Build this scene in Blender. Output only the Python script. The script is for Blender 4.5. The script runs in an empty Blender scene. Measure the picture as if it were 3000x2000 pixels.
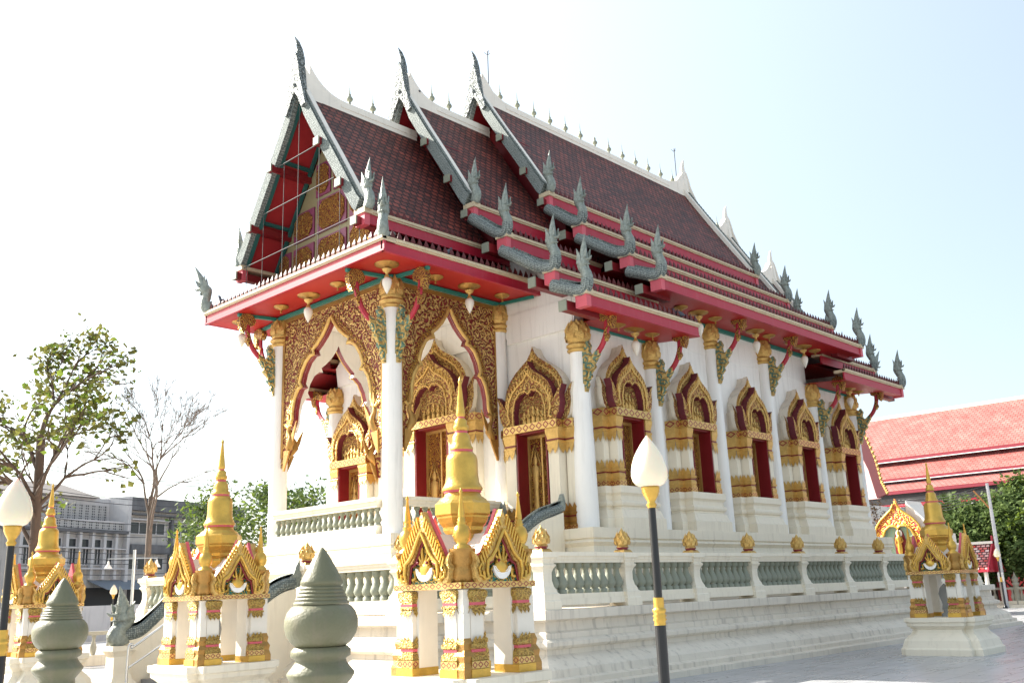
import bpy, math, random
from math import sin, cos, pi, radians as rad
from mathutils import Vector, Matrix
random.seed(7)
S = bpy.context.scene
COL = S.collection
# ------------------------------------------------------------------ camera
cd = bpy.data.cameras.new("camera"); cam = bpy.data.objects.new("camera", cd); COL.objects.link(cam)
cd.sensor_width = 36; cd.lens = 36*2808.07/3000; cd.clip_end = 3000; cd.clip_start = .05
R = Matrix(((0.69296132, -0.1581665, -0.70341166), (-0.7200388, -0.20152091, -0.6640282), (-0.03672514, 0.96662955, -0.25353222)))
cam.matrix_world = Matrix.Translation((-12.1935, -14.9161, -1.2002)) @ R.to_4x4()
S.camera = cam
S.render.resolution_x = 1024; S.render.resolution_y = 682
# ------------------------------------------------------------------ light
SUN = Vector((-0.31, 0.80, 0.60)).normalized()     # towards the sun
elev = math.asin(SUN.z); azim = math.atan2(SUN.x, SUN.y)   # sky texture measures from +Y towards +X
W = bpy.data.worlds.new("World"); S.world = W; W.use_nodes = True
nt = W.node_tree; bg = nt.nodes["Background"]
sky = nt.nodes.new("ShaderNodeTexSky"); sky.sky_type = 'NISHITA'; sky.sun_disc = False
sky.sun_elevation = elev; sky.sun_rotation = azim; sky.air_density = 1.1; sky.dust_density = 2.5; sky.ozone_density = 1.0
hz = nt.nodes.new("ShaderNodeMix"); hz.data_type = 'RGBA'; hz.blend_type = 'MIX'; hz.inputs['Factor'].default_value = .60
# milky haze, brighter round the sun as real haze scatters forward
tcw = nt.nodes.new("ShaderNodeTexCoord"); dt = nt.nodes.new("ShaderNodeVectorMath"); dt.operation = 'DOT_PRODUCT'; dt.inputs[1].default_value = SUN; nt.links.new(tcw.outputs['Generated'], dt.inputs[0])
h1 = nt.nodes.new("ShaderNodeMapRange"); h1.inputs['From Min'].default_value = -1; nt.links.new(dt.outputs['Value'], h1.inputs['Value'])
h2 = nt.nodes.new("ShaderNodeMath"); h2.operation = 'POWER'; h2.inputs[1].default_value = 3; nt.links.new(h1.outputs[0], h2.inputs[0])
h3 = nt.nodes.new("ShaderNodeMath"); h3.operation = 'MULTIPLY_ADD'; h3.inputs[1].default_value = 1.65; h3.inputs[2].default_value = .50; nt.links.new(h2.outputs[0], h3.inputs[0])
h4 = nt.nodes.new("ShaderNodeVectorMath"); h4.operation = 'SCALE'; h4.inputs[0].default_value = (2.00, 2.17, 2.10); nt.links.new(h3.outputs[0], h4.inputs['Scale']); nt.links.new(h4.outputs[0], hz.inputs[7])
nt.links.new(sky.outputs[0], hz.inputs[6]); nt.links.new(hz.outputs[2], bg.inputs[0]); bg.inputs[1].default_value = 0.15
sl = bpy.data.lights.new("sun", 'SUN'); sl.energy = 4.8; sl.angle = rad(.5); sl.color = (1, .95, .86)
so = bpy.data.objects.new("sun", sl); COL.objects.link(so); so.rotation_euler = (-SUN).to_track_quat('-Z', 'Y').to_euler()
S.view_settings.view_transform = 'Standard'; S.view_settings.look = 'None'; S.view_settings.exposure = 1.62
try: S.view_settings.use_curve_mapping = False
except Exception: pass
S.cycles.max_bounces = 8; S.cycles.diffuse_bounces = 4

# ------------------------------------------------------------------ mesh helper
class MB:
    def __init__(s): s.v = []; s.f = []; s.m = []; s.uv = []; s.sm = []
    def add(s, vs, fs, mat=0, smooth=False, uvs=None):
        n = len(s.v); s.v += [tuple(p) for p in vs]
        for i, f in enumerate(fs):
            s.f.append([a+n for a in f]); s.m.append(mat); s.sm.append(smooth); s.uv.append(uvs[i] if uvs else None)
        return s
    def box(s, x0, x1, y0, y1, z0, z1, mat=0):
        if x0 > x1: x0, x1 = x1, x0
        if y0 > y1: y0, y1 = y1, y0
        if z0 > z1: z0, z1 = z1, z0
        return s.add([(x0,y0,z0),(x1,y0,z0),(x1,y1,z0),(x0,y1,z0),(x0,y0,z1),(x1,y0,z1),(x1,y1,z1),(x0,y1,z1)],
            [(0,3,2,1),(4,5,6,7),(0,1,5,4),(1,2,6,5),(2,3,7,6),(3,0,4,7)], mat)
    def prism(s, poly, o, u, w, n, d, mat=0, smat=None):
        """poly 2-D points in frame (o,u,w); extruded by d along n"""
        o, u, w, n = Vector(o), Vector(u), Vector(w), Vector(n)
        if u.cross(w).dot(n) < 0: poly = poly[::-1]
        a = sum(poly[i][0]*poly[(i+1) % len(poly)][1]-poly[(i+1) % len(poly)][0]*poly[i][1] for i in range(len(poly)))
        k = len(poly); A = [o+u*p[0]+w*p[1] for p in poly]; B = [p+n*d for p in A]
        if smat is None: smat = mat
        flip = (a < 0) != (u.cross(w).dot(n) < 0)
        top = list(range(k, 2*k)); bot = list(range(k))[::-1]; side = [(i, (i+1) % k, k+(i+1) % k, k+i) for i in range(k)]
        if flip: top = top[::-1]; bot = bot[::-1]; side = [t[::-1] for t in side]
        s.add(A+B, [top, bot], mat); s.add(A+B, side, smat); return s
    def lathe(s, prof, c=(0,0,0), seg=16, mat=0, smooth=True, sq=1.0, rot=0., lobes=0, amp=0.):
        vs = []; fs = []; k = len(prof)
        for (r, z) in prof:
            for j in range(seg):
                a = rot+2*pi*j/seg; rr = r*(1+amp*abs(sin(lobes*a/2))) if lobes else r
                vs.append((c[0]+rr*cos(a), c[1]+rr*sin(a)*sq, c[2]+z))
        for i in range(k-1):
            for j in range(seg):
                fs.append((i*seg+j, i*seg+(j+1) % seg, (i+1)*seg+(j+1) % seg, (i+1)*seg+j))
        s.add(vs, fs, mat, smooth)
        s.add([vs[j] for j in range(seg)], [tuple(range(seg))[::-1]], mat)
        s.add([vs[(k-1)*seg+j] for j in range(seg)], [tuple(range(seg))], mat); return s
    def tube(s, path, rad_, b=None, seg=8, mat=0, smooth=True):
        """path points; rad_ list of r or (rb, rn); b = fixed binormal"""
        P = [Vector(p) for p in path]; n = len(P); vs = []
        if not isinstance(rad_, (list, tuple)): rad_ = [rad_]*n
        for i in range(n):
            t = (P[min(i+1, n-1)]-P[max(i-1, 0)]); t = t.normalized() if t.length > 1e-9 else Vector((0,0,1))
            bb = Vector(b) if b is not None else (Vector((0,0,1)).cross(t) if abs(t.z) < .95 else Vector((1,0,0)))
            bb = (bb-t*bb.dot(t)).normalized(); nn = t.cross(bb)
            ra, rb = rad_[i] if isinstance(rad_[i], (list, tuple)) else (rad_[i], rad_[i])
            for j in range(seg):
                a = 2*pi*j/seg; vs.append(P[i]+bb*ra*cos(a)+nn*rb*sin(a))
        fs = [(i*seg+j, i*seg+(j+1) % seg, (i+1)*seg+(j+1) % seg, (i+1)*seg+j) for i in range(n-1) for j in range(seg)]
        s.add(vs, fs, mat, smooth)
        s.add(vs[:seg], [tuple(range(seg))[::-1]], mat); s.add(vs[-seg:], [tuple(range(seg))], mat); return s
    def mould(s, poly, prof, z0=0., mat=0, cap=True, mats=None):
        """rectilinear CCW polygon swept through (outset, z) profile with mitred corners"""
        k = len(poly); rings = []
        nrm = []
        for i in range(k):
            a, b = Vector(poly[i]), Vector(poly[(i+1) % k]); d = (b-a).normalized(); nrm.append(Vector((d.y, -d.x)))
        for (o, z) in prof:
            ring = []
            for i in range(k):
                n1, n2 = nrm[i-1], nrm[i]; m = (n1+n2)/(1+n1.dot(n2)); p = Vector(poly[i])+m*o
                ring.append((p.x, p.y, z0+z))
            rings.append(ring)
        vs = [p for r in rings for p in r]
        for i in range(len(prof)-1):
            s.add([*rings[i], *rings[i+1]], [(j, (j+1) % k, k+(j+1) % k, k+j) for j in range(k)], mats[i] if mats else mat)
        if cap:
            s.add(rings[-1], [tuple(range(k))], mats[-1] if mats else mat); s.add(rings[0], [tuple(range(k))[::-1]], mats[0] if mats else mat)
        return s
    def merge(s, o, M=None):
        n = len(s.v); s.v += [tuple(M @ Vector(p)) if M else p for p in o.v]
        s.f += [[a+n for a in f] for f in o.f]; s.m += o.m; s.uv += o.uv; s.sm += o.sm; return s
    def build(s, name, mats, parent=None, world=False, loc=None):
        off = Vector((0,0,0))
        if world and parent is not None:
            off = ROOTS[parent.name]
        me = bpy.data.meshes.new(name); me.from_pydata([tuple(Vector(p)-off) for p in s.v], [], s.f)
        if not isinstance(mats, (list, tuple)): mats = [mats]
        for m in mats: me.materials.append(m)
        me.polygons.foreach_set('material_index', s.m); me.polygons.foreach_set('use_smooth', s.sm)
        if any(u for u in s.uv):
            L = me.uv_layers.new(name='uv').data
            for p, u in zip(me.polygons, s.uv):
                if u:
                    for li, c in zip(p.loop_indices, u): L[li].uv = c
        me.update(); o = bpy.data.objects.new(name, me); COL.objects.link(o)
        if parent is not None: o.parent = parent
        if loc is not None: o.location = loc
        ROOTS[o.name] = off if world else Vector((0,0,0))
        return o
ROOTS = {}
def tag(o, label=None, cat=None, group=None, kind=None):
    if label: o['label'] = label
    if cat: o['category'] = cat
    if group: o['group'] = group
    if kind: o['kind'] = kind
    return o
def empty(name, loc, rz=0, **k):
    o = bpy.data.objects.new(name, None); COL.objects.link(o); o.location = loc; o.rotation_euler[2] = rz; o.empty_display_size = .2
    ROOTS[o.name] = Vector(loc); return tag(o, **k)
def copy_tree(o, parent=None, loc=None, rz=None):
    c = o.copy(); COL.objects.link(c); c.parent = parent
    if loc is not None: c.location = loc
    if rz is not None: c.rotation_euler[2] = rz
    for ch in [x for x in bpy.data.objects if x.parent == o]: copy_tree(ch, c)
    return c
def child_copy(o, parent, loc, rz=0, scale=None):
    c = o.copy(); COL.objects.link(c); c.parent = parent; c.location = loc; c.rotation_euler[2] = rz
    if scale: c.scale = scale
    for ch in [x for x in bpy.data.objects if x.parent == o and x is not c]:
        d = ch.copy(); COL.objects.link(d); d.parent = c
    return c
def smoothpts(pts, n=4):
    out = []; P = [Vector(p) for p in pts]
    for i in range(len(P)-1):
        a = P[max(i-1, 0)]; b = P[i]; c = P[i+1]; d = P[min(i+2, len(P)-1)]
        for j in range(n):
            t = j/n; out.append(.5*((2*b)+(c-a)*t+(2*a-5*b+4*c-d)*t*t+(3*b-a-3*c+d)*t**3))
    out.append(P[-1]); return out

# ------------------------------------------------------------------ materials
MATS = {}
def N(t, ty, **k):
    n = t.nodes.new(ty)
    for a, v in k.items():
        if a in n.inputs.keys(): n.inputs[a].default_value = v
        else: setattr(n, a, v)
    return n
def mat(name, col, rough=.6, metal=0., var=.08, scale=6., bump=.0, bscale=30., dirt=None, spec=.5, col2=None, stretch=None, streak=0.):
    """plain paint/stone with mottling, optional streaks of grime that run down it and fine bump"""
    m = bpy.data.materials.new(name); m.use_nodes = True; t = m.node_tree; b = t.nodes['Principled BSDF']; L = t.links.new
    b.inputs['Roughness'].default_value = rough; b.inputs['Metallic'].default_value = metal
    b.inputs['Specular IOR Level'].default_value = spec
    tc = N(t, 'ShaderNodeTexCoord'); mp = N(t, 'ShaderNodeMapping')
    if stretch: mp.inputs['Scale'].default_value = stretch
    L(tc.outputs['Object'], mp.inputs[0])
    no = N(t, 'ShaderNodeTexNoise', Scale=scale, Detail=6., Roughness=.6); L(mp.outputs[0], no.inputs['Vector'])
    cr = N(t, 'ShaderNodeMix', data_type='RGBA'); L(no.outputs['Fac'], cr.inputs['Factor'])
    c = Vector(col)
    c2 = Vector(col2) if col2 else c*(1-2.2*var)
    cr.inputs[6].default_value = (*c2, 1); cr.inputs[7].default_value = (*(c*(1+.6*var)), 1)
    out = cr.outputs[2]
    if streak > 0:
        ms = N(t, 'ShaderNodeMapping'); ms.inputs['Scale'].default_value = (5.5, 5.5, .35); L(tc.outputs['Object'], ms.inputs[0])
        n2 = N(t, 'ShaderNodeTexNoise', Scale=1.6, Detail=5., Roughness=.65); L(ms.outputs[0], n2.inputs['Vector'])
        r2 = N(t, 'ShaderNodeValToRGB'); r2.color_ramp.elements[0].position = .52; r2.color_ramp.elements[1].position = .78; L(n2.outputs['Fac'], r2.inputs[0])
        n3 = N(t, 'ShaderNodeTexNoise', Scale=1.1, Detail=3.); L(tc.outputs['Object'], n3.inputs['Vector'])
        mu = N(t, 'ShaderNodeMath', operation='MULTIPLY'); L(r2.outputs[0], mu.inputs[0]); L(n3.outputs['Fac'], mu.inputs[1])
        mu2 = N(t, 'ShaderNodeMath', operation='MULTIPLY'); mu2.inputs[1].default_value = streak*2; L(mu.outputs[0], mu2.inputs[0])
        mx = N(t, 'ShaderNodeMix', data_type='RGBA'); L(mu2.outputs[0], mx.inputs['Factor']); L(out, mx.inputs[6]); mx.inputs[7].default_value = (*(dirt or (.2,.17,.13)), 1)
        out = mx.outputs[2]
    L(out, b.inputs['Base Color'])
    if bump > 0:
        nb = N(t, 'ShaderNodeTexNoise', Scale=bscale, Detail=4.); L(tc.outputs['Object'], nb.inputs['Vector'])
        bp = N(t, 'ShaderNodeBump', Strength=bump, Distance=.02); L(nb.outputs['Fac'], bp.inputs['Height']); L(bp.outputs[0], b.inputs['Normal'])
    MATS[name] = m; return m
def carved(name, gold=(.80,.52,.13), ground=(.16,.015,.012), scale=9., freq=34., thr=0.0, metal=.75, rough=.34, distort=.35, bump=1.0, alt=None, gmetal=0.):
    """gilded scroll carving: warped voronoi rings, gilt on the raised bands, paint, or shade put in as colour, in the hollows"""
    m = bpy.data.materials.new(name); m.use_nodes = True; t = m.node_tree; b = t.nodes['Principled BSDF']; L = t.links.new
    tc = N(t, 'ShaderNodeTexCoord'); no = N(t, 'ShaderNodeTexNoise', Scale=scale*.8, Detail=3.); L(tc.outputs['Object'], no.inputs['Vector'])
    sub = N(t, 'ShaderNodeVectorMath', operation='SUBTRACT'); L(no.outputs['Color'], sub.inputs[0]); sub.inputs[1].default_value = (.5,.5,.5)
    sc = N(t, 'ShaderNodeVectorMath', operation='SCALE'); sc.inputs['Scale'].default_value = distort/ (scale*.35); L(sub.outputs[0], sc.inputs[0])
    ad = N(t, 'ShaderNodeVectorMath', operation='ADD'); L(tc.outputs['Object'], ad.inputs[0]); L(sc.outputs[0], ad.inputs[1])
    vo = N(t, 'ShaderNodeTexVoronoi', Scale=scale*.5); L(ad.outputs[0], vo.inputs['Vector'])
    mm = N(t, 'ShaderNodeMath', operation='MULTIPLY'); mm.inputs[1].default_value = freq*.5; L(vo.outputs['Distance'], mm.inputs[0])
    sn = N(t, 'ShaderNodeMath', operation='SINE'); L(mm.outputs[0], sn.inputs[0])
    n2 = N(t, 'ShaderNodeTexNoise', Scale=scale*2.4, Detail=2.); L(tc.outputs['Object'], n2.inputs['Vector'])
    ad2 = N(t, 'ShaderNodeMath', operation='MULTIPLY_ADD'); L(n2.outputs['Fac'], ad2.inputs[0]); ad2.inputs[1].default_value = 2.0; L(sn.outputs[0], ad2.inputs[2])
    mr = N(t, 'ShaderNodeMapRange'); mr.inputs['From Min'].default_value = .75+thr; mr.inputs['From Max'].default_value = 1.2+thr; L(ad2.outputs[0], mr.inputs['Value'])
    mx = N(t, 'ShaderNodeMix', data_type='RGBA'); L(mr.outputs[0], mx.inputs['Factor']); mx.inputs[6].default_value = (*ground, 1); mx.inputs[7].default_value = (*gold, 1)
    L(mx.outputs[2], b.inputs['Base Color'])
    me = N(t, 'ShaderNodeMath', operation='MULTIPLY_ADD'); L(mr.outputs[0], me.inputs[0]); me.inputs[1].default_value = metal-gmetal; me.inputs[2].default_value = gmetal; L(me.outputs[0], b.inputs['Metallic'])
    b.inputs['Roughness'].default_value = rough
    bp = N(t, 'ShaderNodeBump', Strength=bump, Distance=.03); L(ad2.outputs[0], bp.inputs['Height']); L(bp.outputs[0], b.inputs['Normal'])
    MATS[name] = m; return m
def scaled(name, col, dark, scale=38., metal=.25, rough=.5):
    m = bpy.data.materials.new(name); m.use_nodes = True; t = m.node_tree; b = t.nodes['Principled BSDF']; L = t.links.new
    tc = N(t, 'ShaderNodeTexCoord'); vo = N(t, 'ShaderNodeTexVoronoi', Scale=scale, Randomness=.35); L(tc.outputs['Object'], vo.inputs['Vector'])
    no = N(t, 'ShaderNodeTexNoise', Scale=3., Detail=5.); L(tc.outputs['Object'], no.inputs['Vector'])
    mx = N(t, 'ShaderNodeMix', data_type='RGBA'); mr = N(t, 'ShaderNodeMapRange'); mr.inputs['From Min'].default_value = .25; mr.inputs['From Max'].default_value = .6
    L(vo.outputs['Distance'], mr.inputs['Value']); L(mr.outputs[0], mx.inputs['Factor']); mx.inputs[6].default_value = (*col, 1); mx.inputs[7].default_value = (*dark, 1)
    m2 = N(t, 'ShaderNodeMix', data_type='RGBA', blend_type='MULTIPLY'); m2.inputs['Factor'].default_value = .6; L(mx.outputs[2], m2.inputs[6]); L(no.outputs['Fac'], m2.inputs[7])
    gm = N(t, 'ShaderNodeMix', data_type='RGBA', blend_type='MIX'); gm.inputs['Factor'].default_value = .45; L(m2.outputs[2], gm.inputs[6]); L(mx.outputs[2], gm.inputs[7])
    L(gm.outputs[2], b.inputs['Base Color']); b.inputs['Metallic'].default_value = metal; b.inputs['Roughness'].default_value = rough
    bp = N(t, 'ShaderNodeBump', Strength=.8, Distance=.02, invert=True); L(vo.outputs['Distance'], bp.inputs['Height']); L(bp.outputs[0], b.inputs['Normal'])
    MATS[name] = m; return m
def tiles(name, c1, c2, w=.17, h=.17, metal=0., rough=.35, gap=(.03,.008,.01), bump=1.4, uv=True):
    """rows of lapped tiles: colour by tile, each row stepping up over the next"""
    m = bpy.data.materials.new(name); m.use_nodes = True; t = m.node_tree; b = t.nodes['Principled BSDF']; L = t.links.new
    tc = N(t, 'ShaderNodeTexCoord'); br = N(t, 'ShaderNodeTexBrick', offset=.5)
    br.inputs['Color1'].default_value = (*c1, 1); br.inputs['Color2'].default_value = (*c2, 1); br.inputs['Mortar'].default_value = (*gap, 1)
    br.inputs['Scale'].default_value = 1; br.inputs['Brick Width'].default_value = w; br.inputs['Row Height'].default_value = h; br.inputs['Mortar Size'].default_value = .024; b.inputs['Specular IOR Level'].default_value = .3; br.inputs['Mortar Smooth'].default_value = .3
    br.inputs['Bias'].default_value = -.1
    L(tc.outputs['UV'], br.inputs['Vector'])
    no = N(t, 'ShaderNodeTexNoise', Scale=1.3, Detail=5.); L(tc.outputs['Object'], no.inputs['Vector'])
    mr = N(t, 'ShaderNodeMapRange'); mr.inputs['To Min'].default_value = .35; mr.inputs['To Max'].default_value = 1.6; L(no.outputs['Fac'], mr.inputs['Value'])
    mu = N(t, 'ShaderNodeMix', data_type='RGBA', blend_type='MULTIPLY'); mu.inputs['Factor'].default_value = 1; L(br.outputs['Color'], mu.inputs[6]); L(mr.outputs[0], mu.inputs[7])
    L(mu.outputs[2], b.inputs['Base Color']); b.inputs['Roughness'].default_value = rough; b.inputs['Metallic'].default_value = metal
    sp = N(t, 'ShaderNodeSeparateXYZ'); L(tc.outputs['UV'], sp.inputs[0])
    dv = N(t, 'ShaderNodeMath', operation='DIVIDE'); dv.inputs[1].default_value = h; L(sp.outputs['Y'], dv.inputs[0])
    fr = N(t, 'ShaderNodeMath', operation='FRACT'); L(dv.outputs[0], fr.inputs[0])
    ad = N(t, 'ShaderNodeMath', operation='ADD'); L(fr.outputs[0], ad.inputs[0]); L(br.outputs['Fac'], ad.inputs[1])
    bp = N(t, 'ShaderNodeBump', Strength=bump, Distance=.05, invert=True); L(ad.outputs[0], bp.inputs['Height']); L(bp.outputs[0], b.inputs['Normal'])
    MATS[name] = m; return m
def pattern_band(name, gold, red, scale=9.):
    """gilt band with a row of red-outlined diamonds"""
    m = bpy.data.materials.new(name); m.use_nodes = True; t = m.node_tree; b = t.nodes['Principled BSDF']; L = t.links.new
    tc = N(t, 'ShaderNodeTexCoord'); sp = N(t, 'ShaderNodeSeparateXYZ'); L(tc.outputs['UV'], sp.inputs[0])
    def tri(o, sc):
        a = N(t, 'ShaderNodeMath', operation='MULTIPLY'); a.inputs[1].default_value = sc; L(o, a.inputs[0])
        f = N(t, 'ShaderNodeMath', operation='FRACT'); L(a.outputs[0], f.inputs[0])
        c = N(t, 'ShaderNodeMath', operation='SUBTRACT'); c.inputs[1].default_value = .5; L(f.outputs[0], c.inputs[0])
        d = N(t, 'ShaderNodeMath', operation='ABSOLUTE'); L(c.outputs[0], d.inputs[0]); return d.outputs[0]
    s = N(t, 'ShaderNodeMath', operation='ADD'); L(tri(sp.outputs['X'], 1.), s.inputs[0]); L(tri(sp.outputs['Y'], 1.), s.inputs[1])
    d = N(t, 'ShaderNodeMath', operation='SUBTRACT'); d.inputs[1].default_value = .38; L(s.outputs[0], d.inputs[0])
    a = N(t, 'ShaderNodeMath', operation='ABSOLUTE'); L(d.outputs[0], a.inputs[0])
    mr = N(t, 'ShaderNodeMapRange'); mr.inputs['From Min'].default_value = .075; mr.inputs['From Max'].default_value = .11; L(a.outputs[0], mr.inputs['Value'])
    mx = N(t, 'ShaderNodeMix', data_type='RGBA'); L(mr.outputs[0], mx.inputs['Factor']); mx.inputs[6].default_value = (*red, 1); mx.inputs[7].default_value = (*gold, 1)
    L(mx.outputs[2], b.inputs['Base Color']); L(mr.outputs[0], b.inputs['Metallic']); b.inputs['Roughness'].default_value = .4
    no = N(t, 'ShaderNodeTexNoise', Scale=40., Detail=3.); L(tc.outputs['Object'], no.inputs['Vector'])
    bp = N(t, 'ShaderNodeBump', Strength=.5, Distance=.01); L(no.outputs['Fac'], bp.inputs['Height']); L(bp.outputs[0], b.inputs['Normal'])
    MATS[name] = m; return m

GOLD = (.74,.51,.17)
white = mat('white_wall', (.89,.865,.82), .75, var=.045, scale=1.4, bump=.08, bscale=60, streak=.38, dirt=(.42,.39,.35))
cream = mat('cream_stone', (.84,.76,.61), .7, var=.06, scale=2.2, bump=.15, bscale=40, streak=.36, dirt=(.36,.29,.21))
creamd = mat('weathered_stone', (.76,.68,.56), .75, var=.10, scale=1.8, bump=.3, bscale=35, streak=.6, dirt=(.22,.185,.15))
ivory = mat('ivory_paint', (.80,.74,.64), .6, var=.05, scale=4, streak=.12)
gold = mat('gold_paint', GOLD, .40, metal=.62, var=.26, scale=9, bump=.9, bscale=36, col2=(.40,.22,.06))
goldb = mat('bright_gold', (.74,.45,.085), .33, metal=.6, var=.24, scale=6, bump=.25, bscale=40)
goldl = carved('leafed_gold', (.78,.54,.15), (.50,.27,.07), scale=34, freq=26, thr=-.6, metal=.6, rough=.4, bump=1.)  # browner hollows put crease shade into the leaf colour

golddark = mat('stained_gold', (.50,.27,.07), .4, metal=.6, var=.25, scale=7, bump=.4, bscale=50)
goldcarve = carved('gilt_relief', (.80,.56,.20), (.34,.10,.04), scale=16, freq=30, thr=-.35, bump=1., rough=.36)
goldred = carved('gilt_scroll_on_red', (.86,.62,.24), (.24,.022,.018), scale=10.0, freq=40, thr=-.04, bump=1., distort=.75)
goldfine = carved('gilt_fine_carving', (.78,.50,.12), (.20,.018,.015), scale=24, freq=34, thr=-.2, bump=.9)
goldteal = carved('gilt_on_teal', (.72,.48,.12), (.02,.20,.16), scale=20, freq=40, thr=-.1, bump=.9)
goldgrey = carved('gilt_with_teal_ground', (.66,.48,.18), (.12,.24,.18), scale=12, freq=26, thr=-.45, bump=.9, rough=.42)
band = pattern_band('diamond_band', (.58,.40,.15), (.24,.015,.02))
red = mat('red_board', (.41,.014,.036), .45, var=.07, scale=3, streak=.12, dirt=(.5,.2,.2))
soffit = mat('red_soffit', (.40,.006,.005), .5, var=.06, scale=2)
maroon = mat('maroon_paint', (.19,.010,.014), .45, var=.08)
redjamb = mat('red_jamb', (.20,.008,.014), .45, var=.06)
teal = mat('teal_paint', (.025,.22,.175), .45, var=.08)
tile = tiles('maroon_roof_tile', (.25,.052,.034), (.07,.017,.014), .20, .165, rough=.6)
tiled = mat('maroon_tile_end', (.14,.03,.03), .5, var=.3, scale=30, spec=.25)
capcream = mat('cream_eave_cap', (.62,.50,.33), .65, var=.12, scale=5, bump=.2, streak=.25)
ridgew = mat('white_ridge', (.84,.78,.69), .6, var=.06, scale=3, streak=.2)
silver = scaled('grey_scales', (.35,.385,.36), (.11,.135,.13), 26, metal=.05, rough=.8)
silverc = carved('silver_carving', (.36,.39,.38), (.10,.125,.12), scale=18, freq=30, thr=-.2, metal=.12, rough=.6, gmetal=.05)
nagam = mat('grey_green_naga', (.34,.38,.335), .45, metal=.15, var=.4, scale=14, bump=.9, bscale=34)
balm = mat('grey_green_baluster', (.27,.285,.215), .65, var=.12, scale=6, bump=.2, bscale=60)
sand = mat('green_grey_sandstone', (.175,.168,.095), .5, var=.2, scale=4.5, bump=.2, bscale=70, col2=(.095,.095,.05), streak=.6, dirt=(.26,.19,.15))
grey = mat('grey_concrete', (.34,.34,.33), .85, var=.18, scale=2, streak=.4, dirt=(.10,.10,.10))
lampw = mat('milk_glass', (.86,.77,.58), .22, var=.02, scale=3); lampw.node_tree.nodes['Principled BSDF'].inputs['Subsurface Weight'].default_value = .35
for k_, v_ in (('Subsurface Scale', .08),): lampw.node_tree.nodes['Principled BSDF'].inputs[k_].default_value = v_
black = mat('black_enamel', (.012,.012,.014), .3, var=.1)
pinkp = mat('pale_pink_paint', (.80,.52,.50), .6, var=.08)
pinkred = mat('rose_edge_paint', (.62,.10,.13), .5, var=.08)
metalm = mat('brushed_steel', (.55,.55,.55), .28, metal=.9, var=.05)
wirem = mat('grey_wire', (.09,.09,.09), .7, spec=.2)
dark = mat('dark_opening_and_shade', (.02,.02,.022), .5)
glassd = mat('dark_window', (.05,.055,.06), .15, var=.3, scale=2)

# ------------------------------------------------------------------ ground
def ground():
    m = bpy.data.materials.new('polished_marble_paving'); m.use_nodes = True; t = m.node_tree; b = t.nodes['Principled BSDF']; L = t.links.new
    tc = N(t, 'ShaderNodeTexCoord'); br = N(t, 'ShaderNodeTexBrick', offset=0.)
    br.inputs['Color1'].default_value = (.36,.36,.37,1); br.inputs['Color2'].default_value = (.43,.425,.43,1); br.inputs['Mortar'].default_value = (.19,.19,.19,1)
    br.inputs['Scale'].default_value = 1; br.inputs['Brick Width'].default_value = .6; br.inputs['Row Height'].default_value = .6; br.inputs['Mortar Size'].default_value = .010
    L(tc.outputs['Object'], br.inputs['Vector'])
    mp = N(t, 'ShaderNodeMapping'); mp.inputs['Scale'].default_value = (.35, 2.2, 1); L(tc.outputs['Object'], mp.inputs[0])
    no = N(t, 'ShaderNodeTexNoise', Scale=1.5, Detail=8., Roughness=.65, Distortion=1.2); L(mp.outputs[0], no.inputs['Vector'])
    mr = N(t, 'ShaderNodeMapRange'); mr.inputs['To Min'].default_value = .62; mr.inputs['To Max'].default_value = 1.38; L(no.outputs['Fac'], mr.inputs['Value'])
    mu = N(t, 'ShaderNodeMix', data_type='RGBA', blend_type='MULTIPLY'); mu.inputs['Factor'].default_value = 1; L(br.outputs['Color'], mu.inputs[6]); L(mr.outputs[0], mu.inputs[7])
    L(mu.outputs[2], b.inputs['Base Color'])
    r2 = N(t, 'ShaderNodeMapRange'); r2.inputs['To Min'].default_value = .10; r2.inputs['To Max'].default_value = .5; L(no.outputs['Fac'], r2.inputs['Value']); L(r2.outputs[0], b.inputs['Roughness'])
    MATS['marble'] = m
    g = MB().add([(-30,-30,-2.7),(43,-30,-2.7),(43,31.5,-2.7),(-30,31.5,-2.7)], [(0,1,2,3)]).build('marble_paving', m); tag(g, kind='structure')
    far = mat('asphalt_and_earth', (.34,.32,.29), .95, var=.2, scale=.4)
    g = MB().add([(-400,-400,-2.72),(600,-400,-2.72),(600,600,-2.72),(-400,600,-2.72)], [(0,1,2,3)]).build('ground', far); tag(g, kind='structure')
ground()
# ================================================================== THE TEMPLE HALL
WP, DP, SB = 4.10, 3.21, 2.34
MID = WP/2; XC = 9.82
G = -2.70; TF = -1.48
hall = empty('temple_hall', (XC, MID, G), label='white temple hall with tiered maroon tiled roofs, gilded windows and an open arched porch', cat='temple')
def X(mb, name, mats, parent=None): return mb.build(name, mats, parent or hall, world=True)
def mirror_y(p): return (p[0], 2*MID-p[1], p[2])
cols_x = [3.21, 5.88, 8.56, 11.21, 13.86, 16.43]
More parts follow.
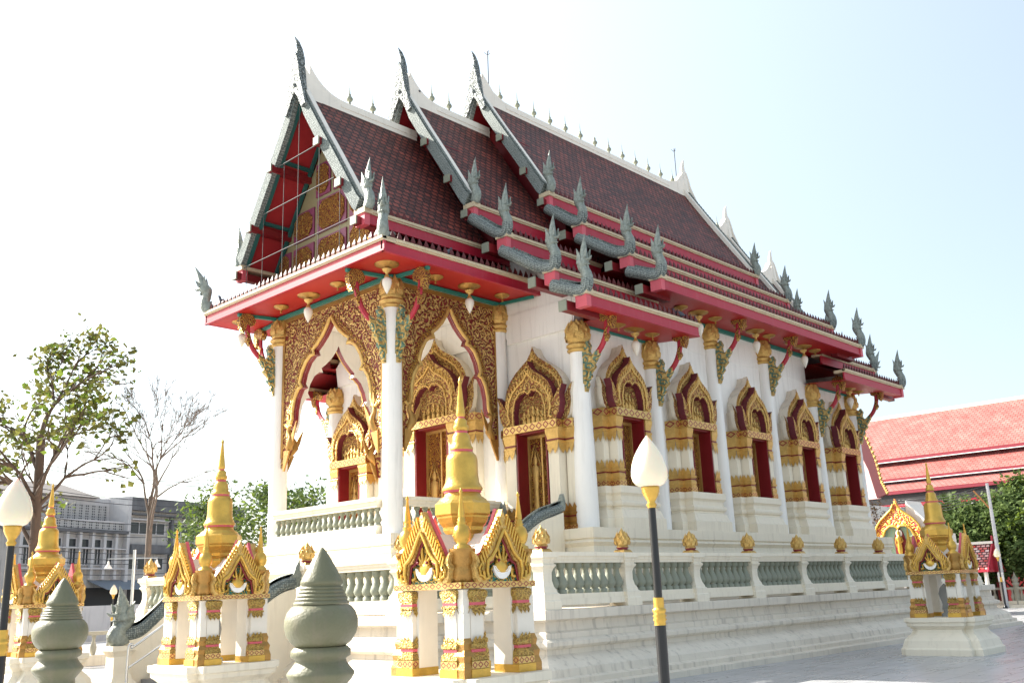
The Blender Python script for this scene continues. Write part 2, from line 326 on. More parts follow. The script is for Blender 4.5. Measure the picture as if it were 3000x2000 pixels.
# --- plinths and walls
plinth_prof = [(.95,-1.48),(.95,-1.40),(.90,-1.38),(.90,-1.22),(.72,-1.14),(.72,-1.02),(.62,-.95),(.62,-.80),(.78,-.66),(.80,-.58),(.80,-.50),(.60,-.47),(.56,-.36),(.36,-.28),(.30,-.22),(.35,-.20),(.35,.0)]
pb = MB()
pp = [(x*.42 if x > .36 else x*.85, z) for x, z in plinth_prof]
outline = [(-.02,-.02),(3.0,-.02),(3.0,-2.55),(16.6,-2.55),(16.6,6.65),(3.0,6.65),(3.0,WP+.02),(-.02,WP+.02)]
pb.mould(outline, pp); X(pb, 'plinth', cream)
pf = MB()   # wider front plinth under the porch
pf.mould([(-.0,-.0),(2.9,-.0),(2.9,WP),(-.0,WP)], [(.98,-1.479),(.98,-1.30),(.90,-1.25),(.90,-.98),(.74,-.90),(.74,-.72),(.84,-.64),(.84,-.575),(.80,-.51),(.79,-.505)], cap=True); X(pf, 'porch_plinth', cream)
wb = MB()   # body walls as a solid shell with the window openings left as niches in front of it
def hw(z): return z
wb.box(3.30, 16.35, -2.20, 2*MID+2.20, 0., 4.45)
wb.box(5.95, 13.75, -2.21, 2*MID+2.21, 4.45, 5.30)
X(wb, 'wall', white)
# gable end walls of the body (closing the roof ends)
def halfprof(e, R_, inset=0.):
    return [(0,R_-.25),(2.25,e[0]-.25),(2.25,e[0]-.40),(3.3,e[1]-.28),(3.3,e[1]-.42),(4.35,e[2]-.30)]
E_A = [6.44, 5.52]; E_B = [7.42, 6.41, 5.27, 4.58]; E_C = [8.45, 7.37, 6.22, 5.47]
D_ = [2.43, 3.42, 4.75, 5.55]
R_A, R_B, R_C = 10.10, 11.11, 12.12
for x0, x1 in ((3.24, 3.46), (16.2, 16.42)):
    pr = halfprof(E_B, R_B); poly = [(MID-4.25, 4.44)]+[(MID-d, z) for d, z in pr[::-1]]+[(MID+d, z) for d, z in pr[1:]]+[(MID+4.25, 4.44)]
    X(MB().prism(poly, (x0,0,0), (0,1,0), (0,0,1), (1,0,0), x1-x0), 'gable_wall', white)
# --- columns
def column_mesh(r0, r1, h, cap, cr):
    return [(r0*1.03,0),(r0,.05),(r0,.5),(r1,h)], [(r1*1.02,h-.002),(r1*1.28,h+.03),(r1*1.28,h+.06),(r1*1.12,h+.075),(r1*1.12,h+.10),(r1*1.36,h+.13),(r1*1.34,h+.17),(r1*1.1,h+.19),(r1*1.1,h+.22),(r1*1.2,h+.235),(cr*.86,h+.26),(cr,h+.32),(cr*1.0,h+.42),(cr*.86,h+.55),(cr*.70,h+.64),(cr*.6,h+.68),(cr*.45,h+.66)]
def column(x, y, h, r0, r1, cr, z0=0.):
    sh, cp = column_mesh(r0, r1, h, True, cr)
    c = MB().lathe(sh, (x,y,z0), 28); c = X(c, 'column', white)
    cap = MB().lathe(cp, (x,y,z0), 28)
    for row, (rr, zz, hh, n_, ph) in enumerate([(cr*.99, h+.27, .24, 8, 0), (cr*.94, h+.40, .24, 8, .5), (cr*.76, h+.52, .20, 10, 0)]):   # overlapping pointed petals
        for j in range(n_):
            a = 2*pi*(j+ph)/n_; w_ = .62*2*pi*rr/n_; d = Vector((cos(a), sin(a), 0)); t = Vector((-sin(a), cos(a), 0)); o = Vector((x, y, z0))
            r_lo, r_hi = (rr*1.02, rr*1.06), (rr*.82 if row < 2 else rr*.80)
            cap.add([o+d*rr*.98+t*w_*.75+Vector((0,0,zz)), o+d*rr*.98-t*w_*.75+Vector((0,0,zz)), o+d*rr*1.045-t*w_*.8+Vector((0,0,zz+hh*.45)), o+d*r_hi*1.09+Vector((0,0,zz+hh)), o+d*rr*1.045+t*w_*.8+Vector((0,0,zz+hh*.45))], [(0,1,2,3,4)], 0)
    X(cap, 'lotus_capital', gold, c); return c
for x, y in ((0,0),(0,WP)): column(x, y, 4.6, .205, .195, .255)
for y in (-.02, WP+.02): column(3.14, y, 4.6, .18, .165, .24)
for i, x in enumerate(cols_x):
    h = 4.6 if i in (2, 3) else 3.70
    column(x if 0 < i < 5 else (3.25 if i == 0 else 16.40), -2.28, h, .24 if i == 0 else .2, .19 if i == 0 else .165, .27 if i == 0 else .235)
column(3.25, 2*MID+2.28, 3.70, .24, .19, .27)
# --- porch arches: scroll-carved panels with a cusped opening
ARCH = [(0,4.88),(.08,4.74),(.28,4.52),(.50,4.35),(.66,4.25),(.60,4.14),(.74,4.14),(.93,4.02),(1.09,3.80),(1.17,3.58),(1.08,3.47),(1.22,3.45),(1.36,3.26),(1.44,3.00),(1.45,2.78),(1.52,2.64),(1.61,2.60),(1.68,2.66)]
def arch(o, u, n, half, name='arch_panel', front=goldred, back=white, depth=.13):
    k = (half-.17)/1.88
    pts = [(a*k, z) for a, z in ARCH]
    low = [(1.68*k, 2.40), (1.60*k, 2.28), (1.70*k, 2.05), (1.80*k, 1.72), (half-.10, 1.72)]
    side = pts+low
    poly = side+[(half-.10, 5.22)]; polyL = [(-a, z) for a, z in poly[::-1]]
    m = MB()
    o = Vector(o); nn = Vector(n)
    for s_ in (1, -1):
        q = [(a*s_, z) for a, z in side]+[(s_*(half-.10), 5.22), (0, 5.22)]
        m.prism(q, o, u, (0,0,1), n, depth*.5, 0, 1)
    X(m, name, [front, maroon])
    m = MB()
    for s_ in (1, -1):
        q = [(a*s_, z) for a, z in side[:18]]+[(s_*(half-.10), 2.66), (s_*(half-.10), 5.22), (0, 5.22)]
        m.prism(q, o-nn*depth*.7, u, (0,0,1), n, depth*.7-.003, 0, 1)
    X(m, 'arch_backing', [back, redjamb])
    # raised gilt edge following the cusps with a red inner lip
    for s_ in (1, -1):
        e = MB()
        P = [o+Vector(u)*(a+.035)*s_+Vector((0,0,z+.02))+Vector(n)*(depth*.5) for a, z in pts]
        e.tube(P, [(.035,.05)]*len(P), b=n, seg=6, smooth=True); X(e, 'arch_moulding', gold)
    for s_ in (1, -1):
        e2 = MB()
        P = [o+Vector(u)*(a+.125)*s_+Vector((0,0,z+.07))+Vector(n)*(depth*.5) for a, z in pts[1:]]
        e2.tube(P, [(.022,.062)]*len(P), b=n, seg=6); X(e2, 'arch_scroll_line', goldfine)
    f = MB()
    for s_ in (1, -1):       # framing strip beside the columns and the top
        a0, a1 = half-.22, half-.10
        q = [(a0*s_, 1.95), (a1*s_, 1.95), (a1*s_, 5.22), (a0*s_, 5.22)]
        f.prism(q, o+nn*(depth*.5), u, (0,0,1), n, .012, 0)
    f.prism([(-half+.22,5.12),(half-.22,5.12),(half-.22,5.22),(-half+.22,5.22)], o+nn*(depth*.5), u, (0,0,1), n, .014)
    X(f, 'arch_frame', golddark)
    # swan brackets standing out of the hanging tips
    for s_ in (1, -1):
        b_ = MB()
        c0 = o+Vector(u)*(1.62*k*s_)+nn*(depth*.5)
        uu = Vector(u)*s_*-1
        path = [c0+uu*a+Vector((0,0,z)) for a, z in [(-.05,2.02),(.03,2.16),(.10,2.26),(.09,2.40),(.02,2.50),(.03,2.62),(.10,2.66),(.17,2.63)]]
        b_.tube(path, [(.02,.02),(.07,.08),(.09,.10),(.06,.07),(.04,.045),(.045,.05),(.03,.035),(.005,.005)], b=n, seg=8)
        b_.prism([(0,0),(.12,.1),(.20,.26),(.27,.50),(.30,.62),(.16,.40),(.04,.18)], c0+uu*(.05)+Vector((0,0,2.12)), uu, (0,0,1), n, .03)
        b_.prism([(.0,.0),(.05,.1),(.0,.32),(-.05,.1)], c0+uu*.03+Vector((0,0,2.62)), uu, (0,0,1), n, .03)
        b_.prism([(-.12,.0),(.10,-.02),(.02,-.2),(-.10,-.46),(-.14,-.46)], c0+Vector((0,0,2.10)), uu, (0,0,1), n, .04)
        X(b_, 'swan_bracket', golddark)
arch((0, MID, 0), (0,1,0), (-1,0,0), MID-.05)
arch((1.58, 0, 0), (1,0,0), (0,-1,0), 1.58)
arch((1.58, WP, 0), (1,0,0), (0,1,0), 1.58)
# --- porch floor and ceiling
X(MB().box(0,3.2,.05,WP-.05,.003,.03), 'porch_floor', ivory)
X(MB().box(-.05,3.22,-.05,WP+.05,5.225,5.30), 'porch_ceiling', white)
# --- soffits with teal beams
def soffit_box(x0,x1,y0,y1,z0,z1): return X(MB().box(x0,x1,y0,y1,z0,z1), 'soffit', soffit)
sf = MB()
zi, zo, xo, yo = 5.33, 5.235, -1.20, -1.22
def ring(pin, pout): 
    sf.add([pout[0], pout[1], pin[1], pin[0]], [(0,1,2,3)], 0); 
    sf.add([(p[0],p[1],p[2]+.03) for p in (pout[0], pout[1], pin[1], pin[0])], [(3,2,1,0)], 0)
yi = -.06
ring([(-.06,yi,zi),(-.06,2*MID-yi,zi)], [(xo,yo,zo),(xo,2*MID-yo,zo)])
ring([(-.06,yi,zi),(3.22,yi,zi)], [(xo,yo,zo),(3.22,yo,zo)])
ring([(-.06,2*MID-yi,zi),(3.22,2*MID-yi,zi)], [(xo,2*MID-yo,zo),(3.22,2*MID-yo,zo)])
X(sf, 'soffit', soffit)
tb = MB()
def beam(m, a, b, w=.07, h=.07):
    a, b = Vector(a), Vector(b); d = (b-a); L_ = d.length; d.normalize(); s_ = d.cross(Vector((0,0,1))).normalized(); u_ = s_.cross(d)
    P = [a+s_*x+u_*y for x, y in ((-w/2,-h/2),(w/2,-h/2),(w/2,h/2),(-w/2,h/2))]; Q = [p+d*L_ for p in P]
    m.add(P+Q, [(0,1,2,3)[::-1],(4,5,6,7),(0,1,5,4),(1,2,6,5),(2,3,7,6),(3,0,4,7)]); return m
beam(tb, (-.13,-.13,5.26), (-.13,2*MID+.13,5.26)); beam(tb, (-.13,-.12,5.262), (3.2,-.12,5.262)); beam(tb, (-.13,2*MID+.12,5.262), (3.2,2*MID+.12,5.262))
for y in (0, WP): beam(tb, (-.17,y,5.27), (xo+.03,y,5.20))
for y, sg in ((0,-1),(WP,1)): beam(tb, (0,y+sg*.16,5.27), (0,y+sg*1.18,5.20), .068, .068)
beam(tb, (3.1,-.16,5.27), (3.1,-1.18,5.20), .066, .066)
# teal strips under the body eaves
for (xa, xb, z) in ((3.22,6.0,4.38),(5.95,13.7,5.215),(13.7,16.45,4.38)):
    for s_ in (0, 1):
        y_ = -2.26 if not s_ else 2*MID+2.26
        beam(tb, (xa,y_,z), (xb,y_,z), .06, .10)
X(tb, 'soffit_beam', teal)
# --- eaves: cap, fascia, antefixes
def eave_line(m_cap, m_red, m_ant, p, q, out, board=.27, cap=.08, step=.17, ant=.20):
    """p->q along the eave, out = outward unit vector"""
    p, q, out = Vector(p), Vector(q), Vector(out); d = (q-p); L_ = d.length; d.normalize(); up = Vector((0,0,1))
    def bar(m, a0, a1, z0, z1):
        P = [p+out*a0+up*z0, p+out*a1+up*z0, p+out*a1+up*z1, p+out*a0+up*z1]; Q = [v+d*L_ for v in P]
        fs = [(0,1,2,3),(7,6,5,4),(0,4,5,1),(1,5,6,2),(2,6,7,3),(3,7,4,0)]
        if (P[1]-P[0]).cross(P[3]-P[0]).dot(d) > 0: fs = [f[::-1] for f in fs]
        m.add(P+Q, fs)
    bar(m_cap, -.30, .03, -cap, -.0); bar(m_cap, -.06, .055, -.045, .012)
    bar(m_red, -.045, 0., -cap-board, -cap); bar(m_red, -.05, .018, -cap-board-.035, -cap-board)
    n = int(L_/step); bar(m_ant, -.05, -.02, -.02, .022)
    for i in range(n):
        c = p+d*((i+.5)*L_/n)+up*.012
        w = .056
        m_ant.add([c-d*w+out*.0, c+d*w, c+d*w-out*.05, c-d*w-out*.05, c+up*ant-out*.02, c+d*w*.9+up*ant*.45+out*.005, c-d*w*.9+up*ant*.45+out*.005],
            [(0,1,5,6),(6,5,4),(1,2,5),(2,4,5),(3,0,6),(3,6,4),(2,3,4)])
def slope(m, pa, pb, qa, qb, v0=0.):
    """pa->pb along the eave, qa->qb along the top"""
    pa, pb, qa, qb = map(Vector, (pa, pb, qa, qb)); L_ = (pb-pa).normalized()
    def uv(p): return (p.dot(L_), v0+((p-pa)-(p-pa).dot(L_)*L_).length)
    fs = (0,1,2,3); nrm = (pb-pa).cross(qb-pa)
    P = [pa, pb, qb, qa]
    if nrm.z < 0: P = [pb, pa, qa, qb]
    m.add(P, [fs], 0, False, [[uv(p) for p in P]])
    Q = [p-Vector((0,0,.06)) for p in P]
    m.add(Q, [fs[::-1]], 1)
def section(x0, x1, R_, e, inner, spans=None, name='roof_slope'):
    """one storey of roof; spans = x range for each tier"""
    for side in (-1, 1):
        for k_ in range(len(e)):
            xa, xb = spans[k_] if spans else (x0, x1)
            d1, z1 = D_[k_], e[k_]
            m = MB()
            if k_ == 0:
                pts = [(0.,R_),(.9,R_-1.42),(1.75,R_-2.70),(2.1,R_-3.20),(d1-.03,z1+.0)]
            else:
                d0, z0 = D_[k_-1]-.15, e[k_-1]-.36
                pts = [(d0,z0),(d1-.03,z1)]
            v = 0
            for j in range(len(pts)-1, 0, -1):
                (a0, b0), (a1, b1) = pts[j-1], pts[j]
                slope(m, (xa, MID+side*a1, b1+.01), (xb, MID+side*a1, b1+.01), (xa, MID+side*a0, b0+.01), (xb, MID+side*a0, b0+.01), v)
                v += math.hypot(a1-a0, b1-b0)
            X(m, name, [tile, maroon])
            c_, r_, a_ = MB(), MB(), MB()
            big = .185 if k_ == len(e)-1 else .21
            eave_line(c_, r_, a_, (xa, MID+side*d1, z1), (xb, MID+side*d1, z1), (0,side,0), board=big)
            X(c_, 'eave_cap', capcream); f_ = X(r_, 'fascia_board', red); X(a_, 'antefix_row', tiled, f_)
            # boarded underside out to the fascia
            if k_ >= 1 or True:
                zz = z1-.30; inn = {0: D_[0]-.35, 1: D_[0]-.4, 2: D_[1]-.4, 3: 4.28}[k_]
                s_ = MB(); inn2 = d1-.30
                x3, x4 = max(xa, 3.24), min(xb, 16.4)
                for u0, u1, i_ in ((xa, xb, inn2), (x3, x4, inn)):
                    s_.add([(u0,MID+side*(d1-.05),zz),(u1,MID+side*(d1-.05),zz),(u1,MID+side*i_,zz+.10*(d1-i_)/(d1-inn)),(u0,MID+side*i_,zz+.10*(d1-i_)/(d1-inn))], [(0,1,2,3) if side > 0 else (3,2,1,0)])
                    zz += .002
                X(s_, 'eave_soffit', soffit)
xB, xC = 2.15, 4.80; XB, XC_ = 2*XC-xB, 2*XC-xC
section(0,0,R_C,E_C,None,[(xC,XC_)]*4)
section(0,0,R_B,E_B,None,[(xB,xC+.25),(xB,xC+.6),(xB,5.75),(xB,6.12)])
section(0,0,R_B,E_B,None,[(XC_-.25,XB),(XC_-.6,XB),(13.9,XB),(13.52,XB)])
# porch roofs front and back: steep upper tier, hipped skirt below
def porch_roof(sx, x_g, x_e, x_in, x_w):
    """x_g gable plane, x_e eave, x_in back of upper slope, x_w wall where the skirt dies"""
    for side in (-1, 1):
        m = MB(); v = 0
        pts = [(0.,R_A),(.9,R_A-1.40),(1.75,R_A-2.68),(2.1,R_A-3.18),(2.40,E_A[0])]
        for j in range(len(pts)-1, 0, -1):
            (a0, b0), (a1, b1) = pts[j-1], pts[j]
            slope(m, (x_g, MID+side*a1, b1+.01), (x_in, MID+side*a1, b1+.01), (x_g, MID+side*a0, b0+.01), (x_in, MID+side*a0, b0+.01), v); v += math.hypot(a1-a0, b1-b0)
        X(m, 'roof_slope', [tile, maroon])
        c_, r_, a_ = MB(), MB(), MB()
        eave_line(c_, r_, a_, (x_g, MID+side*2.43, E_A[0]), (x_w, MID+side*2.43, E_A[0]), (0,side,0), board=.175)
        X(c_, 'eave_cap', capcream); f_ = X(r_, 'fascia_board', red); X(a_, 'antefix_row', tiled, f_)
        m = MB(); hi = 6.12; xr = x_e+sx*1.15
        P = [Vector((x_e,MID+side*3.31,E_A[1]+.01)), Vector((x_w,MID+side*3.31,E_A[1]+.01)), Vector((x_w,MID+side*2.28,hi)), Vector((xr,MID+side*2.28,hi))]
        if (P[1]-P[0]).cross(P[2]-P[0]).z < 0: P = P[::-1]
        m.add(P, [(0,1,2,3)], 0, False, [[(p.x, math.hypot(p.y-MID-side*3.31, p.z-E_A[1])) for p in P]]); m.add([p-Vector((0,0,.06)) for p in P], [(3,2,1,0)], 1)
        X(m, 'skirt_roof', [tile, maroon])
        c_, r_, a_ = MB(), MB(), MB()
        eave_line(c_, r_, a_, (x_e, MID+side*3.33, E_A[1]), (x_w, MID+side*3.33, E_A[1]), (0,side,0), board=.175)
        X(c_, 'eave_cap', capcream); f_ = X(r_, 'fascia_board', red); X(a_, 'antefix_row', tiled, f_)
        hp = MB().tube([(x_e+sx*.08,MID+side*3.25,E_A[1]+.07),(xr,MID+side*2.28,hi+.05)], .06, seg=6); X(hp, 'hip_ridge', nagam)
    m = MB(); xr = x_e+sx*1.15
    P = [Vector((x_e+sx*.02,MID-3.31,E_A[1]+.011)), Vector((x_e+sx*.02,MID+3.31,E_A[1]+.011)), Vector((xr,MID+2.28,6.121)), Vector((xr,MID-2.28,6.121))]
    if (P[1]-P[0]).cross(P[2]-P[0]).z < 0: P = P[::-1]
    m.add(P, [(0,1,2,3)], 0, False, [[(p.y, abs(p.x-x_e)*1.1) for p in P]]); m.add([p-Vector((0,0,.06)) for p in P], [(3,2,1,0)], 1); X(m, 'skirt_roof', [tile, maroon])
    c_, r_, a_ = MB(), MB(), MB()
    eave_line(c_, r_, a_, (x_e, MID-3.385, E_A[1]), (x_e, MID+3.385, E_A[1]), (-sx,0,0), board=.175)
    X(c_, 'eave_cap', capcream); f_ = X(r_, 'fascia_board', red); X(a_, 'antefix_row', tiled, f_)
porch_roof(1, -.90, -1.27, 2.60, 3.23)
porch_roof(-1, 2*XC+.90, 2*XC+1.27, 2*XC-2.6, 2*XC-3.23)
# white cheek wall between porch roof and body eaves
X(MB().box(3.22, 3.6, -2.18, -.2, 4.3, 4.97), 'upper_wall', white)
# --- ridges, chofa finials, bargeboards
def ridge(xa, xb, R_, ca, cb):
    """cream ridge wall rising in a curve at its ends (ca/cb true) to the horn"""
    top = []
    n = 24
    for i in range(n+1):
        x = xa+(xb-xa)*i/n; z = .08
        if ca: t = max(0, 1-(x-xa)/1.3); z += .60*t**3.2
        if cb: t = max(0, 1-(xb-x)/1.3); z += .60*t**3.2
        top.append((x, R_+z+.06))
    poly = [(xa, R_-.2)]+[(xb, R_-.2)]+top[::-1]
    m = MB().prism(poly, (0, MID-.09, 0), (1,0,0), (0,0,1), (0,1,0), .18)
    m.box(xa+.9*(1 if ca else 0), xb-.9*(1 if cb else 0), MID-.105, MID+.105, R_-.03, R_+.035)
    X(m, 'roof_ridge', ridgew)
ridge(-.80, xB+.3, R_A, 1, 0); ridge(xB+.1, xC+.3, R_B, 1, 0); ridge(xC+.1, XC_-.1, R_C, 1, 1); ridge(XC_-.3, XB-.1, R_B, 0, 1); ridge(XB-.3, 2*XC+.80, R_A, 0, 1)
def spike(x, z, short=False):
    pr = [(.035,0),(.035,.10),(.02,.12),(.07,.15),(.085,.20),(.06,.25),(.025,.28),(.04,.31),(.02,.34),(.012,.45),(.002,.36 if short else .62)]
    if short: pr = pr[:8]+[(.03,.36),(.003,.40)]
    X(MB().lathe(pr, (x, MID, z), 10), 'ridge_spike', MATS['grey_green_baluster'])
for x in (.41,1.11): spike(x, R_A+.13)
for x in (2.96+.1,3.67): spike(x, R_B+.13)
for i in range(13): spike(5.66+i*(14.2-5.66)/12, R_C+.13, i == 6)
for x in (16.1,16.9,18.6,19.3): spike(x, (R_B if x < 17.5 else R_A)+.13)
def rods(x): 
    m = MB().tube([(x,MID+.02,R_C+.25),(x,MID+.02,R_C+1.62)], .014, seg=6)
    for a in (0, 2.1, 4.2): m.tube([(x,MID+.02,R_C+1.5),(x+.10*cos(a),MID+.02+.10*sin(a),R_C+1.6)], .008, seg=5)
    X(m, 'lightning_rod', wirem)
rods(5.24); rods(14.5)
def gable(xg, sx, R_, e1, front):
    """bargeboards, horn and corner pieces of one gable; sx=-1 faces the front"""
    zt = R_-.0
    rk = [(0.02,R_+.10),(.45,R_-.60),(.95,R_-1.40),(1.45,R_-2.17),(1.85,R_-2.80),(2.1,R_-3.20),(2.25,R_-3.44),(2.36,R_-3.56)]
    dz = e1+.14-(R_-3.56); rk = [(a, b+dz*min(1, a/2.36)) for a, b in rk]
    for side in (-1, 1):
        up = [(a, b+.10) for a, b in rk]; lo = [(max(a-.16, 0), b-.13) for a, b in rk]
        m = MB().prism([(side*a, b) for a, b in up]+[(side*a, b) for a, b in lo[::-1]], (xg, MID, 0), (0,1,0), (0,0,1), (sx,0,0), .13)
        X(m, 'bargeboard', silver if front else ridgew)
        # beaded ridge and the plaster strip behind the board
        m = MB()
        for j in range(46):
            t = (j+.5)/46*(len(rk)-1); i_ = int(t); f = t-i_; a = rk[i_][0]*(1-f)+rk[i_+1][0]*f; b = rk[i_][1]*(1-f)+rk[i_+1][1]*f
            c = Vector((xg+sx*.075, MID+side*(a+.02), b+.12)); r = .032
            m.add([c+Vector((r,0,0)),c+Vector((0,r,0)),c+Vector((-r,0,0)),c+Vector((0,-r,0)),c+Vector((0,0,.055))], [(0,1,4),(1,2,4),(2,3,4),(3,0,4)])
        m.tube([(xg+sx*.075, MID+side*(a+.02), b+.115) for a, b in rk], .022, b=(1,0,0), seg=5); X(m, 'bead_row', silver)
        up2 = [(a+.02, b+.105) for a, b in rk]; lo2 = [(a-.02, b-.06) for a, b in rk]
        m = MB().prism([(side*a, b) for a, b in up2]+[(side*a, b) for a, b in lo2[::-1]], (xg-sx*.002, MID, 0), (0,1,0), (0,0,1), (-sx,0,0), .13)
        X(m, 'verge', ridgew)
        for a, b in ((.95,R_-1.62),(1.75,R_-2.86),(2.30,e1-.22)):    # purlin ends
            y_ = MID+side*(a-.02)
            pm = X(MB().box(xg-sx*.9, xg+sx*.20, y_-.085, y_+.085, b-.10, b+.06), 'purlin', maroon)
            X(MB().box(xg+sx*.202, xg+sx*.235, y_-.095, y_+.095, b-.11, b+.07).lathe([(.04,0),(.045,.02),(.001,.03)], (0,0,0), 4).v and MB().box(xg+sx*.202, xg+sx*.235, y_-.095, y_+.095, b-.11, b+.07), 'purlin_cap', MATS['grey_green_baluster'], pm)
    # horn
    f = MB()
    hr = [(.30,R_-.42),(.16,R_+.05),(.145,R_+.35),(.10,R_+.65),(.075,R_+.95)]
    polyf = [(-.44,R_-.50),(-.31,R_-.1),(-.20,R_+.22),(-.145,R_+.52),(-.085,R_+.78),(0,R_+.95),(.085,R_+.78),(.145,R_+.52),(.20,R_+.22),(.31,R_-.1),(.44,R_-.50),(.30,R_-.56),(.12,R_-.22),(0,R_-.06),(-.12,R_-.22),(-.30,R_-.56)]
    f.prism(polyf, (xg+sx*.13, MID, 0), (0,1,0), (0,0,1), (sx,0,0), .07)
    P = [(xg+sx*a, MID, R_+z) for a, z in [(.05,.0),(.06,.35),(.06,.65),(.05,.90),(.07,1.08),(.13,1.24),(.22,1.36)]]
    f.tube(P, [(.21,.14),(.16,.15),(.11,.14),(.075,.11),(.055,.08),(.035,.05),(.004,.006)], b=(0,1,0), seg=10)
    X(f, 'horn_finial' , silverc if front else ridgew)
    k = MB().prism([(xg-sx*a, R_+z) for a, z in [(-.02,-.2),(-.03,.4),(-.02,.58),(.0,.66),(.03,.62),(.08,.55),(.20,.43),(.5,.24),(.5,-.2)]], (0,MID-.10,0), (1,0,0), (0,0,1), (0,1,0), .20)
    X(k, 'horn_back', ridgew)
    if front:
        q = MB()      # small praying figure carved on the horn
        c = Vector((xg+sx*.155, MID, R_+.05)); q.lathe([(.06,0),(.09,.05),(.05,.12),(.06,.2),(.045,.27),(.02,.29),(.04,.34),(.035,.40),(.012,.44),(.003,.56)], c, 10); q.lathe([(.03,0),(.06,.04),(.02,.09)], c+Vector((0,.12,-.14)), 8); q.lathe([(.03,0),(.06,.04),(.02,.09)], c+Vector((0,-.12,-.14)), 8)
        X(q, 'carved_figure', silverc)
for xg, R_, e1 in ((-.95,R_A,E_A[0]),(xB,R_B,E_B[0]),(xC,R_C,E_C[0])): gable(xg, -1, R_, e1, True)
for xg, R_, e1 in ((XC_,R_C,E_C[0]),(XB,R_B,E_B[0]),(2*XC+.95,R_A,E_A[0])): gable(xg, 1, R_, e1, False)
# overhang undersides and gable infills
def infill(x, x_out, R_, e1, m_, z0):
    k = (R_-e1)/2.43
    X(MB().prism([(-2.25,z0),(2.25,z0),(2.25,e1-.1),(0,R_-.25),(-2.25,e1-.1)], (x,MID,0), (0,1,0), (0,0,1), (1,0,0), .15), 'gable_infill', m_)
infill(xB+.75, 0, R_B, E_B[0], maroon, 5.4); infill(xC+.75, 0, R_C, E_C[0], maroon, 5.4); infill(XC_-.9, 0, R_C, E_C[0], maroon, 5.4); infill(XB-.9, 0, R_B, E_B[0], maroon, 5.4)
# --- the front pediment with its grid of carved panels
ped = X(MB().prism([(-2.2,6.0),(2.2,6.0),(2.2,6.45),(0,R_A-.30),(-2.2,6.45)], (-.05,MID,0), (0,1,0), (0,0,1), (1,0,0), .15), 'pediment', mat('pale_olive_paint', (.27,.23,.12), .6, var=.08))
def panel(y0, y1, z0, z1, oct_=True):
    m = MB().box(-.085, -.05, y0, y1, z0, z1)
    fr = X(m, 'panel_frame', mat('plum_paint', (.22,.045,.10), .5) if 'plum_paint' not in MATS else MATS['plum_paint'], ped)
    c = .22*min(y1-y0, z1-z0); a, b, g_, h_ = y0+.06, y1-.06, z0+.06, z1-.06
    X(MB().prism([(a+c,g_),(b-c,g_),(b,g_+c),(b,h_-c),(b-c,h_),(a+c,h_),(a,h_-c),(a,g_+c)], (-.12,0,0), (0,1,0), (0,0,1), (1,0,0), .034), 'carved_panel', goldfine, ped)
for zr, ys in ((6.08, [(-2.1,-1.62),(-1.5,-.68),(-.56,.56),(.68,1.5),(1.62,2.1)]), (7.0, [(-1.5,-.68),(-.56,.56),(.68,1.5)]), (7.92, [(-.62,-.06),(.06,.62)])):
    for a, b in ys:
        w = b-a; hi = min(zr+.82, (R_A-.5)-(max(abs(a),abs(b))-.25)*1.5 if zr > 6.5 else zr+.78)
        if hi-zr > .3: panel(MID+a, MID+b, zr, hi)
# soffit of the gable overhang: red boards, teal battens, round rosettes
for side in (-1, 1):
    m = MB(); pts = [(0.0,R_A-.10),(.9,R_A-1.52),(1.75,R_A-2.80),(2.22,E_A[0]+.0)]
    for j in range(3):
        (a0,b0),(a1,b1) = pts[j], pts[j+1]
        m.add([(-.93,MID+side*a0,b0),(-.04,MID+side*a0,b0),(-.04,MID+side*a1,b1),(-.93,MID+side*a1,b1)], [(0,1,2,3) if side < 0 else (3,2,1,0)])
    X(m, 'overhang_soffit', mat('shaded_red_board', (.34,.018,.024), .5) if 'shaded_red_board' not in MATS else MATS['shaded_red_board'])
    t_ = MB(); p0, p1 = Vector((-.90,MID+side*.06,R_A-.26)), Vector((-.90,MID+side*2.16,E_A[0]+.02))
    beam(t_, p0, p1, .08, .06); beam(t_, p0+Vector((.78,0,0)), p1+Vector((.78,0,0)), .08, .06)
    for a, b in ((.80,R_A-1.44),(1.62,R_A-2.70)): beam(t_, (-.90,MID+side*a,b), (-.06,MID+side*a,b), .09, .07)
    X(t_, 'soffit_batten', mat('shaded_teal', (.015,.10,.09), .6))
lt = MB()
for y, z0, z1 in ((4.1,5.8,6.5),(3.43,5.8,7.55),(2.62,5.8,8.5),(MID,5.8,9.75),(1.25,5.8,8.6),(.48,5.8,7.3),(-.2,5.8,6.3)): lt.tube([(-.99,y,z0),(-.99,y,z1)], .008, seg=5)
for a, b, z in ((2.9,1.3,8.5),(3.4,.68,7.5),(4.2,-.22,6.4)): lt.tube([(-1.0,a,z),(-1.0,b,z)], .012, seg=5)
X(lt, 'wire_lattice', wirem)
